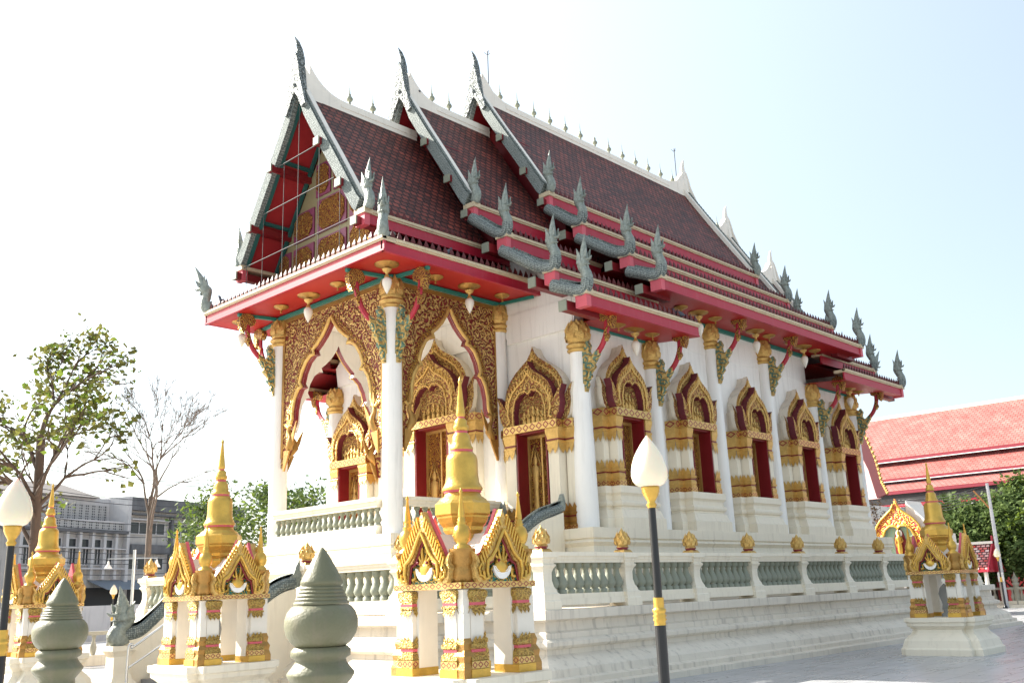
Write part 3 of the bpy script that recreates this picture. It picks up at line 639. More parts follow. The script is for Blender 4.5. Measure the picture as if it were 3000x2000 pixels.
# --- nagas on the tier ends
def naga_mb(L=0., h=0., s=1.):
    """body comes down a slope of length L and drop h, then rears up; +x is outward"""
    m = MB()
    if L > 0:
        P = smoothpts([(-L,0,h+.02),(-L*.6,0,h*.52-.02),(-L*.28,0,h*.14-.05),(-.06,0,-.05),(.035,0,.03),(.05,0,.15)], 4); n = len(P)
        m.tube(P, [(.115,.135 - .02*i/n) for i in range(n)], b=(0,1,0), seg=12)
        for i in range(2, n-5):
            p = P[i]; q = P[i+1]; t = (q-p).normalized(); up = Vector((-t.z,0,t.x)); 
            if up.z < 0: up = -up
            for f in (0, .5):
                c = p+(q-p)*f+up*.115
                m.prism([(-.028,0),(.034,0),(.03,.06),(-.012,.045)], c-Vector((0,.018,0)), t, up, (0,1,0), .036)
    b = MB()
    P = smoothpts([(-.02,0,.0),(.03,0,.10),(.045,0,.20),(.015,0,.30),(-.04,0,.38),(-.055,0,.45),(-.03,0,.52),(-.02,0,.60),(-.015,0,.70),(-.0,0,.84),(.02,0,.97),(.045,0,1.10)], 2)
    W_ = [.10,.11,.115,.112,.106,.10,.095,.09,.088,.095,.108,.112,.102,.10,.092,.084,.076,.064,.052,.039,.026,.013,.002]
    b.tube(P, [(W_[i]*.92, W_[i]*1.12) for i in range(len(P))], b=(0,1,0), seg=12)
    b.tube([(-.02,0,.555),(.06,0,.55),(.14,0,.55),(.185,0,.60)], [(.07,.05),(.055,.036),(.036,.026),(.006,.006)], b=(0,1,0), seg=8)
    b.tube([(-.02,0,.48),(.06,0,.455),(.13,0,.44)], [(.06,.04),(.04,.025),(.008,.008)], b=(0,1,0), seg=8)
    b.prism([(.05,.45),(.075,.36),(.085,.25),(.10,.36),(.085,.45)], (0,-.012,0), (1,0,0), (0,0,1), (0,1,0), .024)
    for s_ in (-1, 1):
        b.lathe([(.005,-.02),(.018,-.01),(.02,0),(.014,.014),(.003,.02)], (.06, s_*.07, .585), 8)
        b.prism([(-.14,.48),(-.03,.50),(-.02,.62),(-.12,.80),(-.11,.64)], (0,s_*.085-.012,0), (1,0,0), (0,0,1), (0,1,0), .024)
        b.prism([(.03,.58),(.09,.60),(.11,.76),(.05,.70)], (0,s_*.06-.01,0), (1,0,0), (0,0,1), (0,1,0), .02)
    for i in range(7):
        z = .06+i*.085; a = (-.07 if z < .3 else -.095 if z < .55 else -.06+.055*(z-.55))
        w = .05*(1-.04*i)
        b.prism([(a+.05,z-.02),(a+.05,z+.05),(a-w,z+.075),(a-.01,z+.02)], (0,-.014,0), (1,0,0), (0,0,1), (0,1,0), .028)
    m2 = MB(); m2.merge(b); return m, m2
def naga_set(L, h):
    body, head = naga_mb(L, h)
    hd = head.build('naga_finial', nagam, hall)
    if L > 0: body.build('naga_body', silver, hd)
    return hd
def place_naga(proto, used, x, y, z, rz, s=1., tilt=0.):
    loc = Vector((x,y,z))-ROOTS['temple_hall']
    if not used[0]: proto.location = loc; proto.rotation_euler[2] = rz; proto.scale = (s,s,s); used[0] = True
    else: child_copy(proto, hall, loc, rz, (s,s,s)).rotation_euler[1] = tilt
P1, U1 = naga_set(0, 0), [False]
sets = {k_: (naga_set(L, h), [False]) for k_, (L, h) in {1: (1.05,.58), 2: (1.45,.68), 3: (.85,.22)}.items()}
BASE_ = MB()
for e, xs in ((E_B, (xB, XB)), (E_C, (xC, XC_))):
    for xi, x in enumerate(xs):
        sx = -1 if xi == 0 else 1
        for side, rz in ((-1, -pi/2), (1, pi/2)):
            place_naga(P1, U1, x+sx*.02, MID+side*(D_[0]+.03), e[0]+.05, rz)
            for k_ in (1, 2, 3):
                pr, us = sets[k_]; place_naga(pr, us, x+sx*.04, MID+side*(D_[k_]+.0), e[k_]+.07, rz, 1.02)
for x, sx in ((-.95,-1),(2*XC+.95,1)):
    for side, rz in ((-1,-pi/2),(1,pi/2)): place_naga(P1, U1, x, MID+side*(D_[0]+.06), E_A[0]+.03, rz)
    for side, rz in ((-1,-pi/4 if sx > 0 else -3*pi/4),(1, pi/4 if sx > 0 else 3*pi/4)):
        place_naga(P1, U1, x+sx*.26, MID+side*(D_[1]-.14), E_A[1]+.03, rz, 1.12, .3 if side*sx < 0 or side > 0 else .0)
# square rose-white end faces and grey purlin ends of every tier
for e, xs in ((E_B, (xB, XB)), (E_C, (xC, XC_)), (E_A[:1], (-.95, 2*XC+.95))):
    for xi, x in enumerate(xs):
        sx = -1 if xi == 0 else 1
        for k_ in range(len(e)):
            for side in (-1, 1):
                y = MID+side*D_[k_]; z = e[k_]
                m = MB().box(x+sx*.08, x-sx*.06, y+side*.03, y-side*.26, z-.33, z-.085); c_ = X(m, 'eave_end_block', pinkred)
                X(MB().box(x+sx*.11, x-sx*.10, y+side*.07, y-side*.28, z-.083, z+.03), 'eave_end_cap', capcream)
                if k_: 
                    p_ = X(MB().box(x-sx*.8, x+sx*.24, y-side*.36, y-side*.54, z-.36, z-.16), 'purlin', maroon)
                    X(MB().box(x+sx*.242, x+sx*.275, y-side*.35, y-side*.55, z-.37, z-.15), 'purlin_cap', MATS['grey_green_baluster'], p_)
# --- curved eave brackets
def bracket_mesh(outw, drop):
    """+x outward from the column face, z=0 at the tail's foot"""
    H = drop; o = outw
    arm = MB().tube(smoothpts([(.10,0,H*.30),(.22,0,H*.40),(o*.68,0,H*.55),(o*.88,0,H*.72),(o*.92,0,H*.86),(o*.90,0,H*.97)], 4), [(.045,.062)]*21, b=(0,1,0), seg=6, smooth=False)
    lf = MB().prism([(0,0),(.05,0),(.11,H*.09),(.09,H*.13),(.20,H*.19),(.18,H*.235),(.31,H*.30),(.29,H*.345),(.42,H*.44),(.46,H*.51),(.35,H*.50),(.27,H*.46),(.20,H*.48),(.17,H*.53),(.21,H*.60),(.15,H*.67),(.05,H*.61),(0,H*.50)], (0,-.05,0), (1,0,0), (0,0,1), (0,1,0), .10)
    lf.prism([(.03,H*.40),(.12,H*.30),(.10,H*.20),(.05,H*.12),(.0,H*.1)], (0,-.07,0), (1,0,0), (0,0,1), (0,1,0), .14)
    hd = MB().prism([(o*.78,H*1.0),(o*.70,H*.94),(o*.74,H*.88),(o*.84,H*.86),(o*.98,H*.89),(o*1.02,H*.80),(o*1.10,H*.75),(o*1.18,H*.82),(o*1.22,H*.92),(o*1.14,H*1.0),(o*.96,H*1.03)], (0,-.07,0), (1,0,0), (0,0,1), (0,1,0), .14)
    a = arm.build('eave_bracket', red, hall); lf.build('gilt_leaf', goldgrey, a); hd.build('gilt_scroll', goldfine, a)
    st = MB().prism([(o*.86,H*.60),(o*.97,H*.66),(o*.93,H*.72),(o*.98,H*.80),(o*.84,H*.74)], (0,-.05,0), (1,0,0), (0,0,1), (0,1,0), .10); st.build('gilt_star', goldfine, a)
    return a
def put(proto, used, p, rz):
    loc = Vector(p)-ROOTS['temple_hall']
    if not used[0]: proto.location = loc; proto.rotation_euler[2] = rz; used[0] = True
    else: child_copy(proto, hall, loc, rz)
bA, uA = bracket_mesh(.80, 1.80), [False]
for y in (0, WP): put(bA, uA, (-.18, y, 3.42), pi)
put(bA, uA, (0, -.18, 3.42), -pi/2); put(bA, uA, (0, WP+.18, 3.42), pi/2)
bB, uB = bracket_mesh(.74, 1.62), [False]
for i, x in enumerate(cols_x):
    z = 2.82 if i not in (2, 3) else 3.70
    put(bB, uB, (x, -2.44, z), -pi/2)
put(bB, uB, (3.21, 2*MID+2.44, 2.82), pi/2)
# --- ceiling rosettes
def rosette(x, y, z, r):
    return X(MB().lathe([(r*.10,-.15),(r*.16,-.13),(r*.10,-.11),(r*.12,-.075),(r*.45,-.065),(r*.5,-.05),(r*.85,-.045),(r*.9,-.028),(r*1.1,-.022),(r*1.13,0)], (x,y,z), 20), 'ceiling_rosette', golddark)
ros_small = [(-.66,.95,5.27),(-.66,2.9,5.27),(-.66,-.1,5.27),(.32,-.66,5.27),(2.55,-.66,5.27),(-.66,4.05,5.27)]
for p in [(-.66,.98),(-.66,3.12),(.62,-.68),(2.62,-.68)]: rosette(p[0], p[1], 5.262, .15)
LAMPS = [(-.66,-.66,5.25,'round the near front corner of the porch eaves'),(-.66,MID,5.262,'over the middle of the front arch'),(1.60,-.68,5.26,'over the side arch facing the camera'),(-.66,4.76,5.25,'at the far left corner of the porch eaves')]
for x in (4.54,): LAMPS.append((x,-2.86,4.33,'under the low eaves before the first side window'))
for x, t_ in ((7.2,'above the second window of the long side'),(9.88,'above the middle window of the long side'),(12.5,'above the fourth window of the long side')): LAMPS.append((x,-2.86,5.20,t_))
LAMPS.append((15.15,-2.86,4.33,'under the low rear eaves above the last window'))
for L_ in LAMPS: rosette(L_[0], L_[1], L_[2]+.012, .22)
for x in (3.95,5.2): rosette(x, -2.86, 4.335, .15)
for x in (6.45,7.95,9.15,10.6,11.8,13.2): rosette(x, -2.86, 5.205, .15)
for x in (14.5,15.8): rosette(x, -2.86, 4.335, .15)
def lamp_mesh():
    r = empty('pendant_lamp', (0,0,0))
    MB().lathe([(.10,-.0),(.07,-.05),(.03,-.07),(.03,-.13),(.055,-.15),(.05,-.19)][::-1], (0,0,-.10), 14).build('lamp_stem', gold, r)
    MB().lathe([(.002,-.34),(.04,-.27),(.075,-.19),(.098,-.11),(.094,-.04),(.055,0)], (0,0,-.28), 16).build('lotus_globe', ivory, r)
    return r
lp0 = lamp_mesh()
for i, (x, y, z, t_) in enumerate(LAMPS):
    o = lp0 if i == 0 else copy_tree(lp0)
    o.location = (x,y,z); tag(o, 'white lotus bud lamp hanging '+t_, 'pendant lamp', 'lotus bud lamps under the eaves')
# --- windows and doors: gilded surrounds with two-layered flame pediments
def band_box(m, x0, x1, y0, y1, z0, z1, pitch=.16, mat=0):
    """box whose sides carry UVs counted in pattern repeats"""
    def q(a, b, L_):
        n = max(1, round(L_/pitch)); m.add([(a[0],a[1],z0),(b[0],b[1],z0),(b[0],b[1],z1),(a[0],a[1],z1)], [(0,1,2,3)], mat, False, [[(0,0),(n,0),(n,1),(0,1)]])
    q((x0,y0),(x1,y0),x1-x0); q((x1,y0),(x1,y1),y1-y0); q((x1,y1),(x0,y1),x1-x0); q((x0,y1),(x0,y0),y1-y0)
    m.add([(x0,y0,z0),(x1,y0,z0),(x1,y1,z0),(x0,y1,z0),(x0,y0,z1),(x1,y0,z1),(x1,y1,z1),(x0,y1,z1)], [(0,3,2,1),(4,5,6,7)], mat, False, [[(.5,.5)]*4]*2)
def leaves(m, x0, x1, y0, y1, z, h, n=3, d=.02, mat=0):
    """pointed leaves on the front and sides of a pilaster; h<0 hangs down"""
    def row(a, b, out):
        a, b, out = Vector(a), Vector(b), Vector(out); L_ = b-a; k = max(1, round(L_.length/(abs(x1-x0)/n)))
        for i in range(k):
            p, q = a+L_*(i/k), a+L_*((i+1)/k); c = (p+q)/2+out*d*1.6+Vector((0,0,h)); mz = Vector((0,0,h*.5))
            P = [p+out*.004, q+out*.004, q+out*d+mz, c, p+out*d+mz]
            m.add(P, [(0,1,2,3,4)], mat); m.add([v-out*.003 for v in P], [(4,3,2,1,0)], mat)
    row((x0,y0,z), (x1,y0,z), (0,-1,0)); row((x1,y0,z), (x1,y1,z), (1,0,0)); row((x0,y1,z), (x0,y0,z), (-1,0,0))
PF = [(.40,0),(.68,0),(.77,.12),(.81,.30),(.80,.46),(.87,.62),(.78,.55),(.70,.45),(.645,.37),(.635,.46),(.60,.59),(.52,.72),(.39,.84),(.24,.93),(.12,1.01),(.05,1.09),(0,1.19)]
NI = [(0,.52),(.08,.59),(.22,.57),(.34,.46),(.40,.26)]
PBK = [(0,.3),(.80,-.02),(.90,.10),(.95,.30),(.94,.48),(1.0,.66),(.92,.60),(.84,.50),(.79,.45),(.79,.60),(.74,.76),(.63,.92),(.47,1.06),(.29,1.17),(.15,1.26),(.06,1.37),(0,1.50)]
TF_ = [(.0,1.13),(.05,1.04),(.12,.96),(.24,.88),(.38,.79),(.50,.68),(.58,.55),(.61,.43)]
TB_ = [(.0,1.44),(.06,1.32),(.15,1.21),(.29,1.12),(.46,1.01),(.61,.88),(.71,.73),(.76,.58)]
def along(pl, t):
    t *= len(pl)-1; i = min(int(t), len(pl)-2); f = t-i; return (pl[i][0]+(pl[i+1][0]-pl[i][0])*f, pl[i][1]+(pl[i+1][1]-pl[i][1])*f)
def aedicule(kind, s, zb, zf, zk, sill, o=None):
    """local frame: +x along the wall, -y out of it, z up from the floor"""
    leaf = MB(); o = o or .43*s; v = .45
    leaf.box(-o, -.012, -.075, -.02, sill, zf); leaf.box(.012, o, -.075, -.02, sill, zf)
    root = leaf.build(kind, goldfine, hall)
    j = MB()
    for s_ in (-1, 1): j.box(s_*(o-.035), s_*(o-.065), -v-.0, -.01, sill, zf)
    j.box(-o+.03, o-.03, -v+.03, -.01, zf-.035, zf-.001); j.build('jamb', redjamb, root)
    e = MB()
    for a, b in ((-o+.066,-o+.105),(o-.105,o-.066),(-.022,.022)): e.box(a, b, -.13, -.076, sill, zf-.036)
    e.box(-o+.036, o-.036, -.128, -.074, zf-.10, zf-.036); e.build('gilt_frame', gold, root)
    # relief figure on each leaf of a door
    if kind == 'door':
        f = MB()
        for s_ in (-1, 1):
            c = (s_*o*.5, -.085, 0)
            f.lathe([(.06*s,sill+.1),(.075*s,sill+.5),(.06*s,sill+.9),(.085*s,sill+1.2),(.10*s,sill+1.38),(.03*s,sill+1.43),(.055*s,sill+1.50),(.05*s,sill+1.58),(.015,sill+1.66),(.003,sill+1.78)], c, 10, sq=.5)
            P = [(c[0]+a*s, -.09, sill+z) for a, z in [(-.12,1.2),(-.13,1.45),(-.07,1.66),(0,1.88),(.07,1.66),(.13,1.45),(.12,1.2)]]
            f.tube(P, .012, b=(0,1,0), seg=5)
        f.build('door_figure', gold, root)
    for s_ in (-1, 1):
        for (c, hw_, vv, nm) in ((.82*s, .10*s, .24, 'side_pilaster'), (.575*s, .115*s, v, 'pilaster')):
            x0, x1 = s_*c-hw_, s_*c+hw_
            if nm == 'pilaster' and s_ > 0: x0 = o
            if nm == 'pilaster' and s_ < 0: x1 = -o
            p = MB().box(x0, x1, -vv, -.001, zb, zf); pl = p.build(nm, cream, root)
            # sub-parts below are limited to one level, so gilt work joins the surround
            g_.append((nm, x0, x1, vv))
    for (nm_, x0, x1, vv) in g_:
        gm = MB(); z = zb; poly = [(x0,-vv),(x1,-vv),(x1,-.002),(x0,-.002)]
        band_box(gm, x0-.034, x1+.034, -vv-.034, -.004, z, z+.11, .11, 1)
        gm.mould(poly, [(.024,z+.11),(.028,z+.13),(.014,z+.15),(.024,z+.19),(.02,z+.24),(.006,z+.275)], 0, 0)
        gm.mould(poly, [(.012,z+.275),(.012,z+.30)], 0, 2); gm.mould(poly, [(.01,z+.30),(.03,z+.33),(.035,z+.36),(.01,z+.38)], 0, 0)
        leaves(gm, x0-.01 if x0 != o else x0, x1+.01 if x1 != -o else x1, -vv-.01, -.01 if nm_ != 'pilaster' else -.25, z+.36, .20, 2)
        GM = [golddark if kind == 'door' else gold, band, maroon]; gm.build('pilaster_base', GM, root); gm = MB()
        gm.mould(poly, [(.005,zf-.34),(.02,zf-.33),(.03,zf-.29),(.015,zf-.27)], 0, 0); leaves(gm, x0-.012 if x0 != o else x0, x1+.012 if x1 != -o else x1, -vv-.012, -.01 if nm_ != 'pilaster' else -.25, zf-.30, -.26, 2)
        gm.mould(poly, [(.012,zf-.27),(.012,zf-.235)], 0, 2); gm.mould(poly, [(.008,zf-.235),(.014,zf-.2),(.036,zf-.10),(.042,zf-.03),(.036,zf-.001)], 0, 0)
        GM[0] = gold; gm.build('pilaster_capital', GM, root)
    lb = MB(); zt = zf+.17
    band_box(lb, -.95*s, -.705*s, -.30, -.003, zf, zt, .2); band_box(lb, .705*s, .95*s, -.30, -.003, zf, zt, .2); band_box(lb, -.70*s, .70*s, -v-.06, -.003, zf, zt+.002, .2)
    lb.build('lintel', band, root)
    def half(pts, y, d, m, sc=1., inner=None):
        for s_ in (-1, 1):
            q = [(a*s*s_, zt+z*zk) for a, z in pts]
            m.prism(q, (0,y,0), (1,0,0), (0,0,1), (0,1,0), d, 0, 1)
    fr = MB(); half(PF+NI, -v-.04, .18, fr)
    fr.build('pediment', [goldcarve, MATS['pediment_edge']], root)
    bk = MB(); half(PBK+[(0,.0)], -.30, .12, bk); bk.build('rear_pediment', [goldcarve, MATS['weathered_stone']], root)
    wc = MB(); half([(a*.97, z*.985) for a, z in PBK if a < .86 or z < .1]+[(0,.0)], -.18, .178, wc); wc.build('plaster_cheek', creamd, root)
    hd = MB(); half([(0,0),(.62,0),(.62,.36),(.5,.56),(.28,.78),(0,.98)], -v+.145, v-.35, hd); hd.build('pediment_hood', MATS['pediment_edge'], root)
    ed = MB()
    for s_ in (-1, 1):       # ribs following the outline: raised rolls of leaf carving
        P = [(a*s*s_, -v-.05, zt+z*zk) for a, z in [(0,.96),(.12,.83),(.28,.74),(.43,.63),(.53,.46),(.57,.24),(.52,.08),(.60,.05)]]
        ed.tube(P, [(.02,.03)]*8, b=(0,1,0), seg=6)
        P = [(a*s*s_, -v-.05, zt+z*zk) for a, z in [(0,.56),(.08,.63),(.23,.61),(.36,.49),(.43,.27),(.43,.02)]]
        ed.tube(P, [(.014,.02)]*6, b=(0,1,0), seg=6)
        for i in range(12):
            a, z = along(TF_, (i+.6)/12); ed.prism([(-.015,-.07),(.02,-.06),(.045,.05),(.015,.045)], ((a-.03)*s*s_, -v-.065, zt+(z-.06)*zk), (s_,0,0), (0,0,1), (0,1,0), .04)
    ed.build('pediment_scroll', gold, root)
    e2 = MB()
    for s_ in (-1, 1):
        P = [(a*s*s_, -.31, zt+z*zk) for a, z in [(0,1.28),(.14,1.13),(.33,1.02),(.52,.88),(.66,.70),(.70,.50)]]
        e2.tube(P, [(.02,.028)]*6, b=(0,1,0), seg=6)
        for i in range(13):
            a, z = along(TB_, (i+.6)/13); e2.prism([(-.015,-.07),(.02,-.06),(.045,.05),(.015,.045)], ((a-.03)*s*s_, -.325, zt+(z-.06)*zk), (s_,0,0), (0,0,1), (0,1,0), .04)
    e2.build('pediment_scroll', gold, root)
    nb = MB().box(-.41*s, .41*s, -v+.11, -v+.15, zt, zt+.60*zk)
    nb.build('niche_relief', goldcarve, root)
    nf = MB()
    for i, (a, hh) in enumerate([(-.2,.30),(-.07,.38),(.07,.36),(.2,.28)] if kind == 'window' else [(-.24,.28),(-.12,.34),(0,.40),(.12,.34),(.24,.28)]):
        nf.lathe([(.05,0),(.06,hh*.25),(.035,hh*.5),(.055,hh*.68),(.02,hh*.75),(.035,hh*.85),(.03,hh*.92),(.004,hh*1.05)], (a*s, -v+.10, zt+.01), 8, sq=.6)
        nf.tube([(a*s-.05,-v+.07,zt+hh*.66),(a*s+.02,-v+.05,zt+hh*.4),(a*s+.07,-v+.07,zt+hh*.6)], .014, seg=5)
    nf.build('relief_figures', gold, root)
    if kind == 'window':
        poly = [(-.88,-.002),(-.88,-.28),(-.66,-.28),(-.66,-.50),(.66,-.50),(.66,-.28),(.88,-.28),(.88,-.002)]
        MB().mould(poly, [(.10,.0),(.10,.22),(.07,.24),(.05,.30),(.02,.40),(-.02,.42),(-.02,.46),(.02,.48),(.035,.53),(.02,.57),(-.02,.59),(-.02,.68),(.0,.71),(.03,.74),(.03,.885)]).build('pedestal', cream, root)
    g_.clear(); return root
g_ = []
mat('pediment_edge', (.17,.02,.035), .6, var=.3, scale=4)
def place(proto, p, rz, first):
    loc = Vector(p)-ROOTS['temple_hall']
    if first: proto.location = loc; proto.rotation_euler[2] = rz
    else: child_copy(proto, hall, loc, rz)
win = aedicule('window', .88, .89, 2.38, 1.0, .90, .44)
for i in range(5): place(win, ((cols_x[i]+cols_x[i+1])/2-.02, -2.20, 0), 0, i == 0)
dr = aedicule('door', 1.10, .0, 2.13, 1.16, .03)
place(dr, (3.30, -1.17, 0), -pi/2, True); place(dr, (3.30, 2*MID+1.17, 0), -pi/2, False)
dc = aedicule('door', 1.42, .03, 2.70, 1.36, .04); place(dc, (3.30, MID, 0), -pi/2, True)
# --- porch railing
def baluster_prof(h, r): return [(r*.9,0),(r*.9,h*.12),(r*.62,h*.15),(r*.95,h*.22),(r*1.1,h*.32),(r*.92,h*.45),(r*.58,h*.62),(r*.48,h*.76),(r*.62,h*.82),(r*.82,h*.84),(r*.82,h*1.0)]
BAL = {}
def baluster(parent, x, y, z, h, r, world=True):
    k = (round(h, 3), round(r, 3))
    base = ROOTS[parent.name]
    if k not in BAL: BAL[k] = MB().lathe(baluster_prof(h, r), (0,0,0), 12).build('baluster', balm, parent); o = BAL[k]
    else: o = BAL[k].copy(); COL.objects.link(o); o.parent = parent
    o.location = Vector((x,y,z))-base
    return o
pr_ = empty('porch_balustrade', (-.14, MID, 0.), label='short cream balustrade with green grey balusters between the porch columns', cat='balustrade')
def rail_run(root, a, b, zs, n, r, w=(.13,.10,.15), slit=False):
    """zs: floor, rail bottom, baluster bottom, baluster top, cap top"""
    a, b = Vector((*a, 0)), Vector((*b, 0)); d = (b-a); L_ = d.length; d.normalize(); s_ = Vector((-d.y, d.x, 0))
    def bar(z0, z1, w_):
        P = [a+s_*-w_+Vector((0,0,z0)), a+s_*w_+Vector((0,0,z0)), a+s_*w_+Vector((0,0,z1)), a+s_*-w_+Vector((0,0,z1))]; Q = [p+d*L_ for p in P]
        m.add(P+Q, [(0,1,2,3)[::-1],(4,5,6,7),(0,1,5,4),(1,2,6,5),(2,3,7,6),(3,0,4,7)])
    m = MB(); z0, z1, z2, z3, z4 = zs
    bar(z1, z1+(z2-z1)*.55, w[0]); bar(z1+(z2-z1)*.55, z2, w[1]); m.build('bottom_rail', cream, root, world=True)
    m = MB(); hh = z4-z3; bar(z3, z3+hh*.30, w[1]); bar(z3+hh*.30, z3+hh*.62, w[1]+.02); bar(z3+hh*.62, z4, w[2]); m.build('hand_rail', cream, root, world=True)
    for i in range(n):
        p = a+d*((i+.5)*L_/n); baluster(root, p.x, p.y, z2, z3-z2, r)
rail_run(pr_, (-.14,.2), (-.14,WP-.2), (0,.0,.185,.54,.73), 19, .075)
rail_run(pr_, (.2,-.12), (2.98,-.12), (0,.0,.185,.54,.73), 13, .075)
# ================================================================== TERRACE
terr = empty('stone_terrace', (9.8, MID, G), label='long weathered white stone terrace with moulded sides carrying the whole temple', cat='terrace')
XT, YT, XF, YF = -.33, -4.20, -1.75, -2.40
XR = 20.0
def T(mb, name, mats, parent=None): return mb.build(name, mats, parent or terr, world=True)
o_main = [(XT,YT),(XR,YT),(XR,2*MID-YT),(XT,2*MID-YT),(XT,2*MID-YF),(XF,2*MID-YF),(XF,YF),(XT,YF)]
tprof = [(.74,-2.70),(.74,-2.60),(.62,-2.575),(.62,-2.50),(.52,-2.47),(.50,-2.36),(.42,-2.28),(.28,-2.20),(.22,-2.16),(.22,-2.08),(.27,-2.07),(.31,-2.03),(.31,-1.97),(.26,-1.94),(.20,-1.92),(.20,-1.84),(.14,-1.81),(.12,-1.67),(.16,-1.64),(.25,-1.63),(.25,-1.49),(.23,-1.48)]
T(MB().mould(o_main, tprof), 'moulded_plinth', creamd)
# balustrade round the terrace
rb = empty('terrace_balustrade', (9.8, YT, TF), label='long white balustrade with rounded grey green balusters along the side of the terrace', cat='balustrade', group=None)
fb = empty('terrace_balustrade', (XF, MID, TF), label='white balustrade across the front of the terrace, facing the stairs', cat='balustrade')
POST = None; BUD = None
def post(root, x, y, bud=True):
    global POST, BUD
    base = ROOTS[root.name]
    if POST is None:
        q = .105; poly = [(-q,-q),(q,-q),(q,q),(-q,q)]
        POST = MB().mould(poly, [(.10,0),(.10,.13),(.085,.15),(.085,.24),(.055,.27),(.05,.30),(.02,.36),(.0,.45),(.0,.58),(.02,.64),(.05,.68),(.055,.70),(.03,.72),(.03,.74),(.05,.77),(.05,.80),(.085,.82),(.085,.905)]).build('post', cream, root)
        m = MB().mould([(-.10,-.10),(.10,-.10),(.10,.10),(-.10,.10)], [(.03,.906),(.0,.95),(-.01,.96)], 0, 0)
        m.lathe([(.11,.955),(.085,.97),(.105,.985),(.11,1.0),(.085,1.015)], (0,0,0), 20, 1)
        m.lathe([(.11,1.0),(.105,1.02),(.09,1.03),(.125,1.055),(.14,1.10),(.125,1.16),(.085,1.22),(.04,1.28),(.012,1.32),(.002,1.345)], (0,0,.0), 24, 0)
        for row, (rr, zz, hh, n_, ph) in enumerate([(.137,1.04,.12,9,0),(.137,1.10,.12,9,.5),(.10,1.17,.12,7,0)]):
            for j in range(n_):
                a = 2*pi*(j+ph)/n_; w_ = .9*pi*rr/n_; d = Vector((cos(a), sin(a), 0)); t = Vector((-sin(a), cos(a), 0))
                m.add([d*rr*.98+t*w_*.8+Vector((0,0,zz)), d*rr*.98-t*w_*.8+Vector((0,0,zz)), d*rr*1.07-t*w_*.9+Vector((0,0,zz+hh*.4)), d*(rr*(1.0 if row == 0 else .78))+Vector((0,0,zz+hh)), d*rr*1.07+t*w_*.9+Vector((0,0,zz+hh*.4))], [(0,1,2,3,4)], 0)
        BUD = m.build('lotus_finial', [gold, maroon], POST)
        POST.location = Vector((x,y,TF))-base; return
    c = POST.copy(); COL.objects.link(c); c.parent = root; c.location = Vector((x,y,TF))-base
    if bud: d = BUD.copy(); COL.objects.link(d); d.parent = c
ZS = (TF, TF+.06, TF+.24, TF+.735, TF+.905)
px = [XT+2.165*i for i in range(0, 10)]
for i, x in enumerate(px):
    post(rb, x, YT)
    if i < len(px)-1: rail_run(rb, (x+.12,YT), (px[i+1]-.12,YT), ZS, 9, .105, (.15,.12,.17))
y2 = [YF, .35]
for x, y in ((XT,YF),(XF,YF),(XF,.35),(XF,3.75),(XF,2*MID-YF),(XT,2*MID-YF)): post(fb, x, y)
rail_run(fb, (XT,YT+.12), (XT,YF-.12), ZS, 8, .105, (.15,.12,.17))
rail_run(fb, (XT-.12,YF), (XF+.12,YF), ZS, 6, .105, (.15,.12,.17))
rail_run(fb, (XF,YF+.12), (XF,.35-.12), ZS, 11, .105, (.15,.12,.17))
rail_run(fb, (XF,3.75+.12), (XF,2*MID-YF-.12), ZS, 11, .105, (.15,.12,.17))
rail_run(fb, (XT-.12,2*MID-YF), (XF+.12,2*MID-YF), ZS, 6, .105, (.15,.12,.17))
# --- front stairs with naga balustrades
st = empty('naga_staircase', (-2.8, MID, G), label='front stairs of the terrace between two grey scaled naga balustrades', cat='staircase')
def Sx(mb, name, mats, parent=None): return mb.build(name, mats, parent or st, world=True)
stepm = mat('grey_step', (.30,.29,.28), .6, var=.15, scale=3)
m = MB()
for i in range(7): m.box(XF-.28-.24*i, XF-.15 if i == 0 else XF-.28-.24*(i-1), .5, 3.6, G, TF-.174*(i+1)+.003)
Sx(m, 'step', stepm)
def naga_rail(root, y, pts, wall_to, base_z, head=True, tail=True, w=.16, S_=None, rad0=.115):
    P = smoothpts([(x, y, z) for x, z in pts], 6); n = len(P)
    body = MB().tube(P, [(rad0*(1-.25*i/n), rad0*1.25*(1-.25*i/n)) for i in range(n)], b=(0,1,0), seg=12)
    b = body.build('naga_body', silver, root, world=True)
    fin = MB()
    for i in range(1, n-1):
        t = (P[i+1]-P[i]).normalized(); up = Vector((0,1,0)).cross(t); up = up if up.z > 0 else -up
        for f in (0, .33, .66):
            c = P[i]+(P[min(i+1,n-1)]-P[i])*f+up*(rad0*1.25*(1-.25*i/n)-.01)
            fin.prism([(-.025,0),(.025,0),(.045,.06),(.0,.045)], c-Vector((0,.02,0)), t, up, (0,1,0), .04)
    fin.build('spine_fins', nagam, b, world=True)
    w_ = MB(); poly = [(p.x, p.z-rad0*1.0) for p in P]+[(P[-1].x, base_z), (P[0].x, base_z)]
    w_.prism(poly, (0, y-w/2, 0), (1,0,0), (0,0,1), (0,1,0), w); w_.build('side_wall', cream, root, world=True)
    if tail:
        e = P[-1]; kk = rad0/.115*(.8 if rad0 < .11 else 1.0); t_ = MB().prism([(a*kk, b*kk) for a, b in [(-.16,-.09),(-.02,-.12),(.10,-.08),(.14,.06),(.13,.2),(.07,.40),(.0,.26),(-.04,.14),(-.12,.08)]], e-Vector((0,.055,0)), (1,0,0), (0,0,1), (0,1,0), .11)
        t_.build('tail_tip', nagam, b, world=True)
    return b
nh_m, nh_h = naga_mb(0, 0)
nh_h.add([], [])
